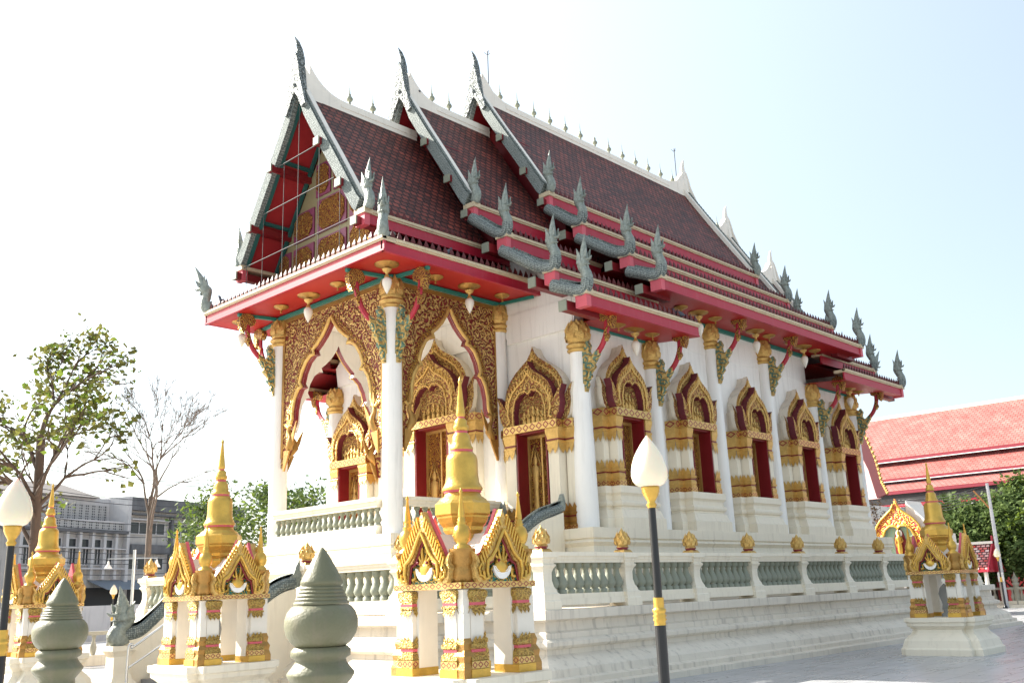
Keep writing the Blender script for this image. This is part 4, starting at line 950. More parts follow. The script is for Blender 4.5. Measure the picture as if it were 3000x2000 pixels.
for y in (.35, 3.75):
    b = naga_rail(st, y, [(-3.62,-1.70),(-3.25,-1.64),(-2.95,-1.42),(-2.60,-1.10),(-2.30,-.93),(-2.02,-.86)], None, G+.0)
    # head, larger than the roof nagas, on its own pedestal
    H = MB(); Mx = Matrix.Translation((-3.62,y,-1.88)) @ Matrix.Rotation(pi,4,'Z') @ Matrix.Diagonal((1.55,1.6,1.0,1))
    H.merge(nh_h, Mx);
    H.build('naga_head', nagam, b, world=True)
    q = .15; Sx(MB().mould([(-3.62-q,y-q),(-3.62+q,y-q),(-3.62+q,y+q),(-3.62-q,y+q)], [(.12,G+.0),(.12,G+.12),(.05,G+.2),(.02,G+.3),(.02,G+.62),(.05,G+.68),(.08,G+.72),(.08,G+.81)]), 'pedestal', cream)
hr = tag(MB().tube(smoothpts([(-3.98,2.6,G+.0),(-3.98,2.6,G+.78),(-3.9,2.6,G+.86),(-3.75,2.6,G+.9),(-1.95,2.6,TF+.86),(-1.9,2.6,TF+.8),(-1.9,2.6,TF)], 5), .022, b=(0,1,0), seg=8).build('stair_handrail', metalm), 'thin polished steel handrail standing on the front stairs', 'handrail')
MB().tube([(-3.98,2.6,G+.45),(-1.95,2.6,TF+.42)], .016, seg=8).build('lower_bar', metalm, hr)
# --- stairs to the side door
sd = empty('naga_staircase', (1.5, -1.17, TF), label='side stairs climbing to the gilded door beside the porch, edged by grey naga balustrades', cat='staircase')
m = MB()
for i in range(9): m.box(2.9-.27*i, 2.9-.27*(i+1), -1.86, -.48, TF, -.02-.162*i)
m.build('step', ivory, sd, world=True)
for y in (-2.02, -.34): 
    b = naga_rail(sd, y, [(.05,-1.10),(.45,-1.02),(.85,-.72),(1.25,-.30),(1.62,.0),(2.05,.24),(2.45,.36),(2.72,.44)], None, TF, w=.14, rad0=.10)
# ================================================================== BOUNDARY SHRINES
def redent(h, n):   # square with stepped corners, CCW
    a, b = h, h-n
    return [(-b,-a),(b,-a),(b,-b),(a,-b),(a,b),(b,b),(b,a),(-b,a),(-b,b),(-a,b),(-a,-b),(-b,-b)]
def shrine():
    r = empty('boundary_shrine', (0,0,0))
    P0 = redent(.62, .17)
    MB().mould(P0, [(.26,0),(.26,.12),(.23,.16),(.19,.30),(.12,.38),(.08,.42),(.05,.46),(.03,.52),(.07,.56),(.12,.60),(.12,.66),(.155,.68),(.155,.77)]).build('pedestal', cream, r)
    Z = .77; q = .15
    for sx in (-1, 1):
        for sy in (-1, 1):
            c = Vector((sx*.425, sy*.425)); n = .115
            raw = [(-q,-q),(q-n,-q),(q-n,-q+n),(q,-q+n),(q,q),(-q,q)]    # notch at +x,-y ; turned to face outwards
            if sx > 0 and sy < 0: pl = raw
            elif sx < 0 and sy < 0: pl = [(-a, b) for a, b in raw][::-1]
            elif sx > 0: pl = [(a, -b) for a, b in raw][::-1]
            else: pl = [(-a, -b) for a, b in raw]
            pl = [(a+c.x, b+c.y) for a, b in pl]
            p_ = MB().mould(pl, [(0,Z),(0,Z+.90)]).build('corner_pillar', ivory, r); ax, bx = sorted((c.x-sx*.195, c.x+sx*.09)); ay, by = sorted((c.y-sy*.195, c.y+sy*.09)); MB().box(ax,bx,ay,by,Z+.002,Z+.91).build('inner_post', ivory, p_)
            MB().mould([(c.x+sx*.09-.05,c.y+sy*.09-.05),(c.x+sx*.09+.05,c.y+sy*.09-.05),(c.x+sx*.09+.05,c.y+sy*.09+.05),(c.x+sx*.09-.05,c.y+sy*.09+.05)], [(.05,Z),(.05,Z+.09),(.03,Z+.16),(.04,Z+.22),(.01,Z+.28),(.02,Z+.34),(0,Z+.40),(0,Z+.9)], mats=[0,0,0,0,0,0,1,1]).build('recessed_corner', [golddark, ivory], p_)
            g = MB(); g2_ = MB()
            g.mould(pl, [(.048,Z+.001),(.048,Z+.085)], 0, 1)
            kx = (abs(2*q)/.085)
            for i in range(len(pl)):      # patterned course
                a, b = Vector(pl[i]), Vector(pl[(i+1) % len(pl)]); d = b-a; nn = Vector((d.y,-d.x)).normalized(); t = d.normalized()*.04; k = max(1, round((d.length+.08)/.10)); t = t*.9
                A_, B_ = a-t+nn*.038, b+t+nn*.038
                g.add([(A_.x,A_.y,Z+.092),(B_.x,B_.y,Z+.092),(B_.x,B_.y,Z+.165),(A_.x,A_.y,Z+.165)], [(0,1,2,3)], 2, False, [[(0,0),(k,0),(k,1),(0,1)]])
            g.mould(pl, [(.037,Z+.085),(.03,Z+.165),(.036,Z+.175),(.03,Z+.22),(.008,Z+.255)], 0, 0)
            g.mould(pl, [(.012,Z+.255),(.014,Z+.285)], 0, 3); g.mould(pl, [(.012,Z+.285),(.03,Z+.30),(.028,Z+.34),(.008,Z+.36)], 0, 0)
            g2_.mould(pl, [(.012,Z+.735),(.014,Z+.765)], 0, 3); g2_.mould(pl, [(.008,Z+.70),(.022,Z+.705),(.026,Z+.72),(.012,Z+.735)], 0, 0); g2_.mould(pl, [(.012,Z+.765),(.016,Z+.79),(.035,Z+.83),(.035,Z+.88),(.015,Z+.899)], 0, 0)
            for i in range(len(pl)):
                a, b = Vector(pl[i]), Vector(pl[(i+1) % len(pl)]); d = b-a; nn = Vector((d.y,-d.x)).normalized(); nn3 = Vector((nn.x,nn.y,0)); k = max(1, round(d.length/.06))
                for j in range(k):
                    p, q_ = a+d*(j/k), a+d*((j+1)/k)
                    for zz, h_ in ((Z+.34,.085),(Z+.705,-.085)):
                        A_, B_ = Vector((p.x,p.y,zz))+nn3*.012, Vector((q_.x,q_.y,zz))+nn3*.012; mz = Vector((0,0,h_*.5)); cc = (A_+B_)/2+Vector((0,0,h_))+nn3*.03
                        (g if h_ > 0 else g2_).add([A_, B_, B_+mz+nn3*.018, cc, A_+mz+nn3*.018], [(0,1,2,3,4)], 0)
            SM = [goldl, goldb, band, pinkred]; g.build('pillar_base', SM, p_); g2_.build('pillar_capital', SM, p_)
            # lotus capital and little spire over the corner
            cx, cy = sx*.50, sy*.50
            MB().lathe([(.05,Z+.92),(.09,Z+.96),(.125,Z+1.04),(.125,Z+1.10),(.10,Z+1.15),(.13,Z+1.18),(.125,Z+1.25),(.15,Z+1.29),(.15,Z+1.33)], (cx*.94,cy*.94,0), 14).build('lotus_capital', golddark, r)
            MB().lathe([(.11,Z+1.33),(.10,Z+1.36),(.06,Z+1.38),(.09,Z+1.42),(.105,Z+1.49),(.085,Z+1.56),(.045,Z+1.60),(.06,Z+1.615),(.04,Z+1.63),(.05,Z+1.65),(.033,Z+1.665),(.04,Z+1.68),(.04,Z+1.69),(.012,Z+1.93),(.022,Z+1.95),(.003,Z+1.99)], (cx*.94,cy*.94,0), 14).build('corner_spire', goldb, r)
    # entablature, gables
    f = MB()
    for k in range(4):
        M = Matrix.Rotation(k*pi/2, 4, 'Z')
        t = MB(); band_box(t, -.575, .575, -.60, -.45, Z+.91, Z+.975, .10); f.merge(t, M)
    f.build('frieze', band, r)
    MB().box(-.445,.445,-.445,.445,Z+.903,Z+.98).build('ceiling_slab', ivory, r)
    HG = [(a*.81, b*.87) for a, b in [(.50,0),(.545,.05),(.56,.16),(.53,.26),(.58,.37),(.50,.30),(.455,.22),(.40,.27),(.34,.36),(.25,.50),(.15,.64),(.07,.76),(0,.90)]]
    ING = [(a*.79, b*.86) for a, b in [(0,.58),(.06,.50),(.15,.36),(.22,.26),(.29,.24),(.31,.14),(.34,.0)]]
    zz = Z+.975
    for k in range(4):
        M = Matrix.Rotation(k*pi/2, 4, 'Z') @ Matrix.Translation((0,-.06,0)); a1 = MB(); a2 = MB(); a3 = MB(); a4 = MB(); a5 = MB(); a6 = MB(); a7 = MB()
        for s_ in (-1, 1):
            a1.prism([(a*s_, zz+z) for a, z in HG+ING], (0,-.60,0), (1,0,0), (0,0,1), (0,1,0), .10, 0, 0)
            a5.prism([(a*s_*1.03, zz+z*1.02) for a, z in HG+[(0,.3)]], (0,-.502,0), (1,0,0), (0,0,1), (0,1,0), .05, 0, 0)
            Pth = [(a*s_, -.615, zz+z) for a, z in [(0,.56),(.063,.465),(.14,.33),(.205,.26),(.27,.22),(.285,.11),(.265,.035),(.33,.03),(.345,.11)]]
            for i in range(11):       # slanting flames between the rake and its edge
                t = i/11; a, z = .02+.33*(1-t), .20+.49*t
                a7.prism([(-.022,-.04),(-.004,-.045),(.034,.055),(.022,.085)], (a*s_, -.615, zz+z), (s_,0,0), (0,0,1), (0,1,0), .04)
            a7.tube(Pth, [(.018,.022)]*9, b=(0,1,0), seg=6)
            a7.tube([(a*s_, -.615, zz+z) for a, z in [(.34,.05),(.39,.07),(.41,.14),(.38,.19),(.35,.16),(.365,.12)]], .016, seg=5)
            a3.prism([(a*s_*.98, zz+z*.98) for a, z in ING[::-1]+[(0,0)]], (0,-.54,0), (1,0,0), (0,0,1), (0,1,0), .035)
            a6.tube([(a*s_, -.565, zz+z) for a, z in [(0,.48),(.045,.41),(.11,.29),(.16,.215),(.22,.19),(.24,.11),(.26,.0)]], [(.012,.02)]*7, b=(0,1,0), seg=5)
            a2.tube([(a*s_, -.555, zz+z) for a, z in [(.02,.10),(.08,.11),(.13,.16),(.18,.13),(.16,.06),(.21,.05)]], [.022]*6, seg=6)
            a2.tube([(a*s_, -.555, zz+z) for a, z in [(.01,.22),(.05,.34),(.03,.46)]], [(.028),(.018),(.004)], seg=6)
            a2.tube([(a*s_, -.555, zz+z) for a, z in [(.02,.2),(.09,.28),(.09,.38)]], [(.024),(.016),(.004)], seg=6)
            a2.lathe([(.001,0),(.03,.012),(.03,.03),(.001,.05)], (s_*.07,-.565,zz+.2), 8)
            a6.lathe([(.001,0),(.018,.012),(.018,.03),(.001,.04)], (s_*.075,-.592,zz+.205), 8)
        a2.lathe([(.02,.05),(.10,.10),(.12,.16),(.09,.22),(.02,.25)], (0,-.545,zz), 10, sq=.35)
        cr = [(.145*cos(pi+pi*i/8), .145*sin(pi+pi*i/8)) for i in range(9)]+[(.115*cos(2*pi-pi*i/8), .03+.11*sin(2*pi-pi*i/8)*.9) for i in range(1, 8)]
        a4.prism([(a, zz+.17+b) for a, b in cr], (0,-.575,0), (1,0,0), (0,0,1), (0,1,0), .03)
        rf = MB().prism([(-.42,zz),(.42,zz),(.28,zz+.26),(.02,zz+.54),(-.02,zz+.54),(-.28,zz+.26)], (0,-.45,0), (1,0,0), (0,0,1), (0,1,0), .50 - .003*k)
        gb = MB().merge(a1, M).build('gable', gold, r); MB().merge(a7, M).build('gable_flames', goldb, gb); MB().merge(a5, M).build('gable_back', pinkred, gb); MB().merge(a3, M).build('tympanum', goldteal, gb)
        MB().merge(a2, M).build('tympanum_scrolls', goldb, gb); MB().merge(a4, M).build('crescent', MATS['white_wall'], gb); MB().merge(a6, M).build('red_edging', redjamb, gb)
        t = MB().merge(rf, M); t.build('cross_roof', ivory, r)
    o8 = lambda R_: R_/cos(pi/8)
    MB().lathe([(o8(a), Z+z) for a, z in [(.22,1.30),(.22,1.48),(.20,1.52),(.235,1.56),(.235,1.60),(.27,1.64),(.30,1.70),(.30,1.72),(.325,1.74),(.325,1.86),(.28,1.90)]], (0,0,0), 8, smooth=False, rot=pi/8).build('spire_base', goldb, r)
    sp = MB().lathe([(0.3,Z+1.88),(0.282,Z+1.92),(0.228,Z+1.955),(0.21,Z+2.0)], (0,0,0), 24)
    sp.lathe([(0.24,Z+2.02),(0.246,Z+2.05),(0.228,Z+2.075),(0.206,Z+2.12),(0.194,Z+2.2),(0.192,Z+2.38),(0.18,Z+2.43),(0.144,Z+2.47),(0.132,Z+2.475)], (0,0,0), 24)
    sp.lathe([(0.142,Z+2.50),(0.144,Z+2.525),(0.125,Z+2.55),(0.115,Z+2.60),(0.11,Z+2.66),(0.084,Z+2.70)], (0,0,0), 20)
    sp.lathe([(0.06,Z+2.72),(0.09,Z+2.74),(0.096,Z+2.78),(0.072,Z+2.82),(0.082,Z+2.85),(0.048,Z+2.88)], (0,0,0), 16)
    sp.lathe([(0.042,Z+2.89),(0.056,Z+2.92),(0.053,Z+2.96),(0.017,Z+3.08+.22),(0.026,Z+3.33),(0.018,Z+3.35),(0.002,Z+3.39)], (0,0,0), 14)
    sb = sp.build('bell_spire', goldb, r)
    ring = MB()
    for rr_, z in ((.225,2.01),(.136,2.485),(.078,2.71),(.046,2.885)): MB().lathe([(rr_,Z+z-.015),(rr_,Z+z+.015)], (0,0,0), 24).build('spire_ring', pinkred, sb)
    pass
    MB().lathe([(.13,Z),(.13,Z+.06),(.07,Z+.10),(.10,Z+.14),(.10,Z+.17)], (0,0,0), 12).prism([(-.10,Z+.17),(.10,Z+.17),(.08,Z+.26),(.14,Z+.48),(.10,Z+.60),(0,Z+.70),(-.10,Z+.60),(-.14,Z+.48),(-.08,Z+.26)], (-.02,0,0), (0,1,0), (0,0,1), (1,0,0), .05).build('boundary_stone', MATS['grey_concrete'], r)
    return r
shr = shrine()
SHR = [(-4.95,-7.25,'large gold spired boundary shrine in front of the terrace corner, nearest the camera'),(-4.95,-2.12,'gold spired boundary shrine standing before the front stairs, second from the left'),(-4.90,4.25,'gold spired boundary shrine at the left edge, behind the lamp post'),(8.65,-7.2,'gold spired boundary shrine on a tall white pedestal at the right, on the grey marble')]
ZSC = 3.87/4.16
for i, (x, y, t) in enumerate(SHR):
    o = shr if i == 0 else copy_tree(shr)
    o.location = (x,y,G); o.scale = (.905,.905,ZSC); tag(o, t, 'shrine', 'gilded boundary shrines round the temple')
# ================================================================== SANDSTONE POSTS
def turned(x, y, top, R_, label, H):
    k = R_/.18
    pr = [(.16,-H),(.16,-H+.1),(.13,-H+.14),(.13,-.90),(.145,-.87),(.145,-.76),(.130,-.74),(.118,-.70),(.116,-.675),(.150,-.635),(.164,-.612),(.164,-.600),(.140,-.572),(.126,-.552),(.122,-.538),(.146,-.524),(.146,-.496),(.130,-.480)]
    ball = [(.122,-.478),(.150,-.455),(.172,-.42),(.181,-.385),(.180,-.35),(.168,-.315),(.148,-.29),(.132,-.281)]
    cone = [(.136,-.280)]
    for i in range(5):
        r0 = .137-.0075*i; z0 = -.277+.0175*i; cone += [(r0,z0),(r0,z0+.009),(r0-.006,z0+.0125),(r0-.011,z0+.0165)]
    cone += [(.100,-.186),(.106,-.178),(.104,-.166),(.094,-.145),(.072,-.105),(.048,-.062),(.024,-.024),(.007,-.003),(.001,0.)]
    r = empty('turned_stone_post', (x,y,top-H), label=label, cat='stone post', group='turned sandstone posts near the camera')
    ks = lambda pts: [(a*k, H+b*1.0*k if b > -.9 else H+b) for a, b in pts]
    MB().lathe(ks(pr), (0,0,0), 36).build('post_shaft', sand, r); MB().lathe(ks(ball), (0,0,0), 40).build('round_ball', sand, r); MB().lathe(ks(cone), (0,0,0), 36).build('ribbed_cone', sand, r)
turned(-9.28,-10.79,-.94,.18, 'turned stone post with ball and pointed cap in front of the temple, nearest the camera', 1.76)
turned(-9.37,-7.84,-.98,.18, 'green grey turned stone post with a ball top, in front of the leftmost shrine', 1.72)
# ================================================================== LAMP POSTS
def lamp_post():
    r = empty('lamp_post', (0,0,0))
    MB().lathe([(.10,0),(.10,.05),(.07,.10),(.05,.15),(.045,.6),(.046,1.28)], (0,0,0), 18).build('lower_pole', black, r)
    MB().lathe([(.05,1.20),(.047,1.23),(.058,1.245),(.048,1.26),(.058,1.275),(.046,1.29),(.056,1.31),(.056,1.33),(.044,1.335),(.044,1.345),(.044,1.42)], (0,0,0), 18).build('gold_collar', goldb, r)
    MB().lathe([(.034,1.41),(.031,2.16)], (0,0,0), 18).build('upper_pole', black, r)
    MB().lathe([(.036,2.155),(.036,2.165),(.046,2.18),(.03,2.205),(.048,2.235),(.067,2.27),(.067,2.28),(.074,2.285),(.074,2.31),(.078,2.315),(.078,2.332),(.06,2.335)], (0,0,0), 20).build('gold_cup', goldb, r)
    g = MB().lathe([(.085,2.335),(.118,2.352),(.142,2.385),(.154,2.43),(.153,2.475),(.142,2.53),(.122,2.59),(.094,2.645),(.063,2.695),(.034,2.735),(.014,2.76),(.003,2.775)], (0,0,0), 40, lobes=0); g.v = [(x*(1+.022*abs(sin(3*(math.atan2(y,x)+z*5)))), y*(1+.022*abs(sin(3*(math.atan2(y,x)+z*5)))), z) for x, y, z in g.v]; g.build('lotus_globe', lampw, r)
    return r
lp = lamp_post()
LP = [(-5.42,-10.08,G,1.0,'black lamp post with white globe and gold cup in front of the side windows'),(-9.06,-5.86,G,.955,'black lamp post with a white lotus bud globe cut off at the left edge'),
      (36.35,.43,G,.98,'small distant black lamp post by the stone fence at the far right'),(.67,13.7,G+.35,.66,'small distant lamp post behind the grey naga head at the left')]
for i, (x, y, z, s_, t) in enumerate(LP):
    o = lp if i == 0 else copy_tree(lp)
    o.location = (x,y,z); o.scale = (s_,s_,s_); tag(o, t, 'lamp post', 'lotus bud lamp posts')
for x, y, h in ((.67,13.7,.35),(36.35,.43,.0)):
    if h: tag(MB().mould([(x-.15,y-.15),(x+.15,y-.15),(x+.15,y+.15),(x-.15,y+.15)], [(.06,G),(.06,G+.1),(0,G+.14),(0,G+h)]).build('lamp_plinth', cream), 'small cream block carrying the distant lamp post at the left', 'plinth')
# ================================================================== BACKGROUND
def leafmat(name, c1, c2, trans=.35):
    m = bpy.data.materials.new(name); m.use_nodes = True; t = m.node_tree; b = t.nodes['Principled BSDF']; L = t.links.new; out = t.nodes['Material Output']
    tc = N(t, 'ShaderNodeTexCoord'); no = N(t, 'ShaderNodeTexNoise', Scale=1.7, Detail=5., Roughness=.8); L(tc.outputs['Object'], no.inputs['Vector'])
    mr = N(t, 'ShaderNodeMapRange'); mr.inputs['From Min'].default_value = .35; mr.inputs['From Max'].default_value = .65; L(no.outputs['Fac'], mr.inputs['Value'])
    mx = N(t, 'ShaderNodeMix', data_type='RGBA'); L(mr.outputs[0], mx.inputs['Factor']); mx.inputs[6].default_value = (*c1, 1); mx.inputs[7].default_value = (*c2, 1)
    L(mx.outputs[2], b.inputs['Base Color']); b.inputs['Roughness'].default_value = .5; b.inputs['Specular IOR Level'].default_value = .16
    tr = N(t, 'ShaderNodeBsdfTranslucent'); L(mx.outputs[2], tr.inputs['Color']); ms = N(t, 'ShaderNodeMixShader'); ms.inputs[0].default_value = trans
    L(b.outputs[0], ms.inputs[1]); L(tr.outputs[0], ms.inputs[2]); L(ms.outputs[0], out.inputs['Surface']); MATS[name] = m; return m
bark = mat('brown_bark', (.13,.085,.06), .9, var=.3, scale=6, bump=.6, bscale=14, stretch=(1,1,.3))
barkg = mat('grey_bark', (.17,.13,.105), .9, var=.25, scale=6)
lf_big = leafmat('broad_leaf', (.075,.085,.025), (.19,.18,.045), .45)
lf_mid = leafmat('small_leaf', (.05,.09,.025), (.11,.15,.05), .3)
lf_dark = leafmat('dark_leaf', (.06,.10,.035), (.17,.23,.07), .4)
lf_lime = leafmat('lime_leaf', (.09,.15,.02), (.20,.26,.04), .35)
def branches(rnd, base, h, r, n0, spread, steps, crown, fork, lean=(0,0), droop=0., twig=.012, limb=.45, low=.25):
    """trunk to the fork, then limbs that split inside an ellipsoid crown; returns mesh and twig tips"""
    m = MB(); tips = []
    base = Vector(base); top = base+Vector((lean[0], lean[1], fork))
    P = [base+(top-base)*t+Vector((rnd.uniform(-.05,.05)*h*.1, rnd.uniform(-.05,.05)*h*.1, 0))*(0 < t < 1) for t in (0,.25,.5,.75,1)]
    m.tube(P, [r*1.25, r, r*.92, r*.86, r*.8], seg=10, smooth=True)
    cc, cr = Vector(crown[0]), Vector(crown[1])
    def grow(p, d, L_, rr, lev):
        n = 4; pts = [p]; q = p
        for i in range(n):
            d = (d+Vector([rnd.uniform(-.22,.22) for _ in range(3)])+Vector((0,0,.05-droop*lev*.05))).normalized()
            q = q+d*L_/n; pts.append(q)
        m.tube(pts, [max(twig*.5, rr*(1-.45*i/n)) for i in range(n+1)], seg=7 if lev < 2 else 4, smooth=True)
        e = (q-cc); inside = (e.x/cr.x)**2+(e.y/cr.y)**2+(e.z/cr.z)**2
        if lev >= steps or (inside > 1.15 and lev > 1): tips.append((q, d)); tips.append((pts[2], d)); return
        if lev >= steps-2: tips.append((pts[3], d))
        k = rnd.choice((2, 3, 3)) if lev else 3
        for _ in range(k):
            out = (q-cc); out = Vector((out.x/cr.x, out.y/cr.y, out.z/cr.z*.6)).normalized() if out.length > .01 else Vector((0,0,1))
            nd = (d*.9+Vector([rnd.uniform(-1,1)*spread for _ in range(3)])+out*.25).normalized()
            grow(q, nd, L_*rnd.uniform(.62,.86), rr*.60, lev+1)
    for i in range(n0):
        a = 2*pi*(i+rnd.uniform(-.3,.3))/n0; st_ = top-Vector((0,0,rnd.uniform(0,low)*fork*(i > 1)))
        d = Vector((cos(a)*spread*1.0, sin(a)*spread*1.0, 1.0 if i < 3 else .55)).normalized()
        grow(st_, d, h*rnd.uniform(.85,1.1), r*limb, 0)
    return m, tips
def leafmesh(rnd, tips, per, size, spread, mb=None, flat=.3, elong=1.5, two=False):
    m = mb or MB()
    for (p, d) in tips:
        for _ in range(per):
            c = p+Vector((rnd.gauss(0,spread), rnd.gauss(0,spread), rnd.gauss(0,spread*.8)))
            n = Vector((rnd.uniform(-1,1), rnd.uniform(-1,1), rnd.uniform(flat,1.3))).normalized(); t = n.cross(Vector((rnd.uniform(-1,1), rnd.uniform(-1,1), rnd.uniform(-1,.2)))).normalized(); b = n.cross(t)
            s_ = size*rnd.uniform(.6,1.25); L_ = s_*elong
            m.add([c-t*L_*.5, c-t*L_*.1+b*s_*.5-n*s_*.08, c+t*L_*.5, c-t*L_*.1-b*s_*.5-n*s_*.08], [(0,1,2,3)], 1 if two and rnd.random() < .3 else 0)
    return m
def make_tree(name, loc, h, r, fork, crown, steps, n0, spread, label, leaf=None, per=0, size=.2, lsp=.3, seed=1, bk=None, elong=1.5, twig=.012, droop=0., low=.25, lean=(0,0), cat='tree', leaf2=None, frac=1., group=None):
    rnd = random.Random(seed); root = empty(name, loc, label=label, cat=cat)
    if group: root['group'] = group
    m, tips = branches(rnd, (0,0,0), h, r, n0, spread, steps, crown, fork, lean, droop, twig, .45, low)
    m.build('trunk', bk or bark, root)
    if leaf:
        tp = [t for t in tips if rnd.random() < frac]
        leafmesh(rnd, tp, per, size, lsp, elong=elong, two=leaf2 is not None).build('crown', [leaf]+([leaf2] if leaf2 else []), root)
    return root
make_tree('broadleaf_tree', (-.35,17.1,G), 1.3, .17, 7.0, ((-.1,0,7.7),(2.3,2.3,3.4)), 4, 11, .55, 'tall loose tree with big yellow green leaves and a dark trunk at the left edge', lf_big, 4, .19, .26, low=.5, seed=17, elong=1.25, lean=(-.2,-.1), leaf2=lf_lime, frac=.62)
make_tree('bare_tree', (3.4,17.3,G), 1.45, .115, 5.2, ((0.,0,7.1),(2.3,2.3,2.6)), 6, 5, .42, 'leafless grey brown tree with a fan of fine twigs before the old shophouses', None, seed=5, bk=barkg, twig=.009)
make_tree('leafy_tree', (9.0,19.9,G), 1.5, .12, 2.4, ((0,0,4.4),(2.3,2.3,2.6)), 4, 6, .8, 'light green feathery tree growing behind the left porch column', lf_mid, 16, .11, .34, seed=9, elong=2.3, bk=barkg, leaf2=lf_lime)
# right hand greenery
RT = [((40,4.6,G),1.25,.15,1.6,3.0,2.0,'dark green bushy tree behind the arched shrine gable',lf_dark,21,lf_mid),((41,2.3,G),1.4,.16,1.9,3.6,2.1,'dense dark green tree beside the leaning utility pole',lf_dark,22,lf_dark),
      ((41.5,-.2,G),1.5,.17,2.2,3.9,2.2,'large tree with light green top at the right edge of the picture',lf_mid,23,lf_lime),((39.6,.9,G),1.0,.10,.9,1.9,1.4,'low round dark bush behind the distant stone fence',lf_dark,24,lf_dark)]
for (p, h, r, fk, zc, rad_, lab, lm, sd_, l2) in RT:
    make_tree('bushy_tree', p, h, r, fk, ((0,0,zc),(rad_,rad_,rad_*1.0)), 3, 7, .8, lab, lm, 42, .17, .30, seed=sd_, leaf2=l2)
make_tree('flowering_bush', (34.6,5.4,G), 1.2, .06, 2.6, ((0,0,4.2),(1.2,1.2,1.0)), 3, 5, .8, 'sparse reddish bush behind the arched gable', leafmat('reddish_leaf', (.16,.07,.05), (.20,.16,.07)), 9, .10, .22, seed=31)
pt = empty('palm', (41.0,4.0,G), label='small fan palm top showing over the dark green trees', cat='palm')
pl_ = MB().tube([(0,0,0),(.05,0,2.5),(0,0,5.0)], .09, seg=8); pl_.build('trunk', bark, pt)
fm = MB(); rr_ = random.Random(3)
for i in range(16):
    a = 2*pi*i/16+rr_.uniform(-.2,.2); e = rr_.uniform(.1,1.3)
    for j in range(-4, 5):
        d = Vector((cos(a+j*.09)*cos(e), sin(a+j*.09)*cos(e), sin(e+.02*j))); c = Vector((0,0,5.0)); sd = Vector((-sin(a),cos(a),0))*.03
        fm.add([c+d*.35-sd, c+d*.35+sd, c+d*(1.0-.03*abs(j))], [(0,1,2)])
fm.build('fronds', lf_dark, pt)
# --- shophouses across the street: facade frame with u along the front
O_ = Vector((21.2,58.2,0)); U_ = Vector((.942,.335,0)); F_ = Vector((.335,-.942,0)); Z_ = Vector((0,0,1))
def fbox(m, u0, u1, d0, d1, z0, z1, mat=0):
    P = [O_+U_*u+F_*d+Z_*z for z in (z0, z1) for u, d in ((u0,d0),(u1,d0),(u1,d1),(u0,d1))]
    fs = [(0,3,2,1),(4,5,6,7),(0,1,5,4),(1,2,6,5),(2,3,7,6),(3,0,4,7)]
    if (P[1]-P[0]).cross(P[3]-P[0]).z < 0: fs = [f[::-1] for f in fs]
    m.add(P, fs, mat); return m
def broot(name, u, label): 
    p = O_+U_*u; return empty(name, (p.x,p.y,G), label=label, cat='building')
def B(m, name, mt, parent): return m.build(name, mt, parent, world=True)
stucco = mat('stained_stucco', (.56,.53,.50), .9, var=.2, scale=.8, streak=.7, dirt=(.10,.10,.11))
stuccow = mat('pale_stucco', (.62,.60,.60), .9, var=.12, scale=.9, streak=.45, dirt=(.20,.20,.22))
stuccod = mat('blackened_concrete', (.20,.20,.21), .9, var=.4, scale=.9, streak=.6, dirt=(.05,.05,.055))
awn = mat('blue_grey_awning', (.24,.28,.33), .5, metal=.3, var=.1)
rooft = mat('old_grey_roof', (.20,.175,.165), .9, var=.3, scale=5)
def lattice_mat():
    m = bpy.data.materials.new('breeze_blocks'); m.use_nodes = True; t = m.node_tree; b = t.nodes['Principled BSDF']; L = t.links.new
    tc = N(t, 'ShaderNodeTexCoord'); ch = N(t, 'ShaderNodeTexVoronoi', Scale=5.2, Randomness=.08); L(tc.outputs['Object'], ch.inputs['Vector'])
    mr = N(t, 'ShaderNodeMapRange'); mr.inputs['From Min'].default_value = .30; mr.inputs['From Max'].default_value = .42; L(ch.outputs['Distance'], mr.inputs['Value'])
    mx = N(t, 'ShaderNodeMix', data_type='RGBA'); L(mr.outputs[0], mx.inputs['Factor']); mx.inputs[6].default_value = (.06,.06,.065,1); mx.inputs[7].default_value = (.42,.41,.40,1); L(mx.outputs[2], b.inputs['Base Color']); b.inputs['Roughness'].default_value = .9
    MATS['lattice'] = m; return m
latt = lattice_mat()
def fwindow(root, u0, u1, z0, z1, d=.02, n=2, fr=.06, wm=None):
    w = B(fbox(MB(), u0, u1, d-.10, d+.012, z0, z1), 'window', glassd, root); f = MB()
    for i in range(n+1):
        u = u0+(u1-u0)*i/n; fbox(f, u-fr/2, u+fr/2, d, d+.07, z0, z1)
    fbox(f, u0-fr/2, u1+fr/2, d+.001, d+.08, z1, z1+fr); fbox(f, u0-fr/2, u1+fr/2, d+.001, d+.10, z0-fr, z0)
    B(f, 'window_frame', wm or stuccow, w)
A1 = broot('shophouse', -5, 'old three storey shophouse with breeze block screen and tall windows, left of the bare tree')
B(fbox(MB(), -11.5, .0, -9, -.002, G, 5.15), 'wall', stucco, A1); B(fbox(MB(), -11.5, .0, -9, -1.6, 5.15, 7.0), 'upper_wall', stuccow, A1)
B(MB().prism([(-1.2,7.0),(-.2,6.95),(-9.3,7.75),(-9.3,7.0)] if False else [(-1.0,6.95),(-9.4,6.95),(-5.2,8.3)], O_+U_*-11.8, F_, Z_, U_, 10.3), 'roof', rooft, A1)
B(fbox(MB(), -5.9, -.4, -1.598, -1.5, 5.2, 6.45), 'lattice_screen', latt, A1); B(fbox(MB(), -10.8, -7.2, -1.598, -1.5, 5.2, 6.3), 'lattice_screen', latt, A1)
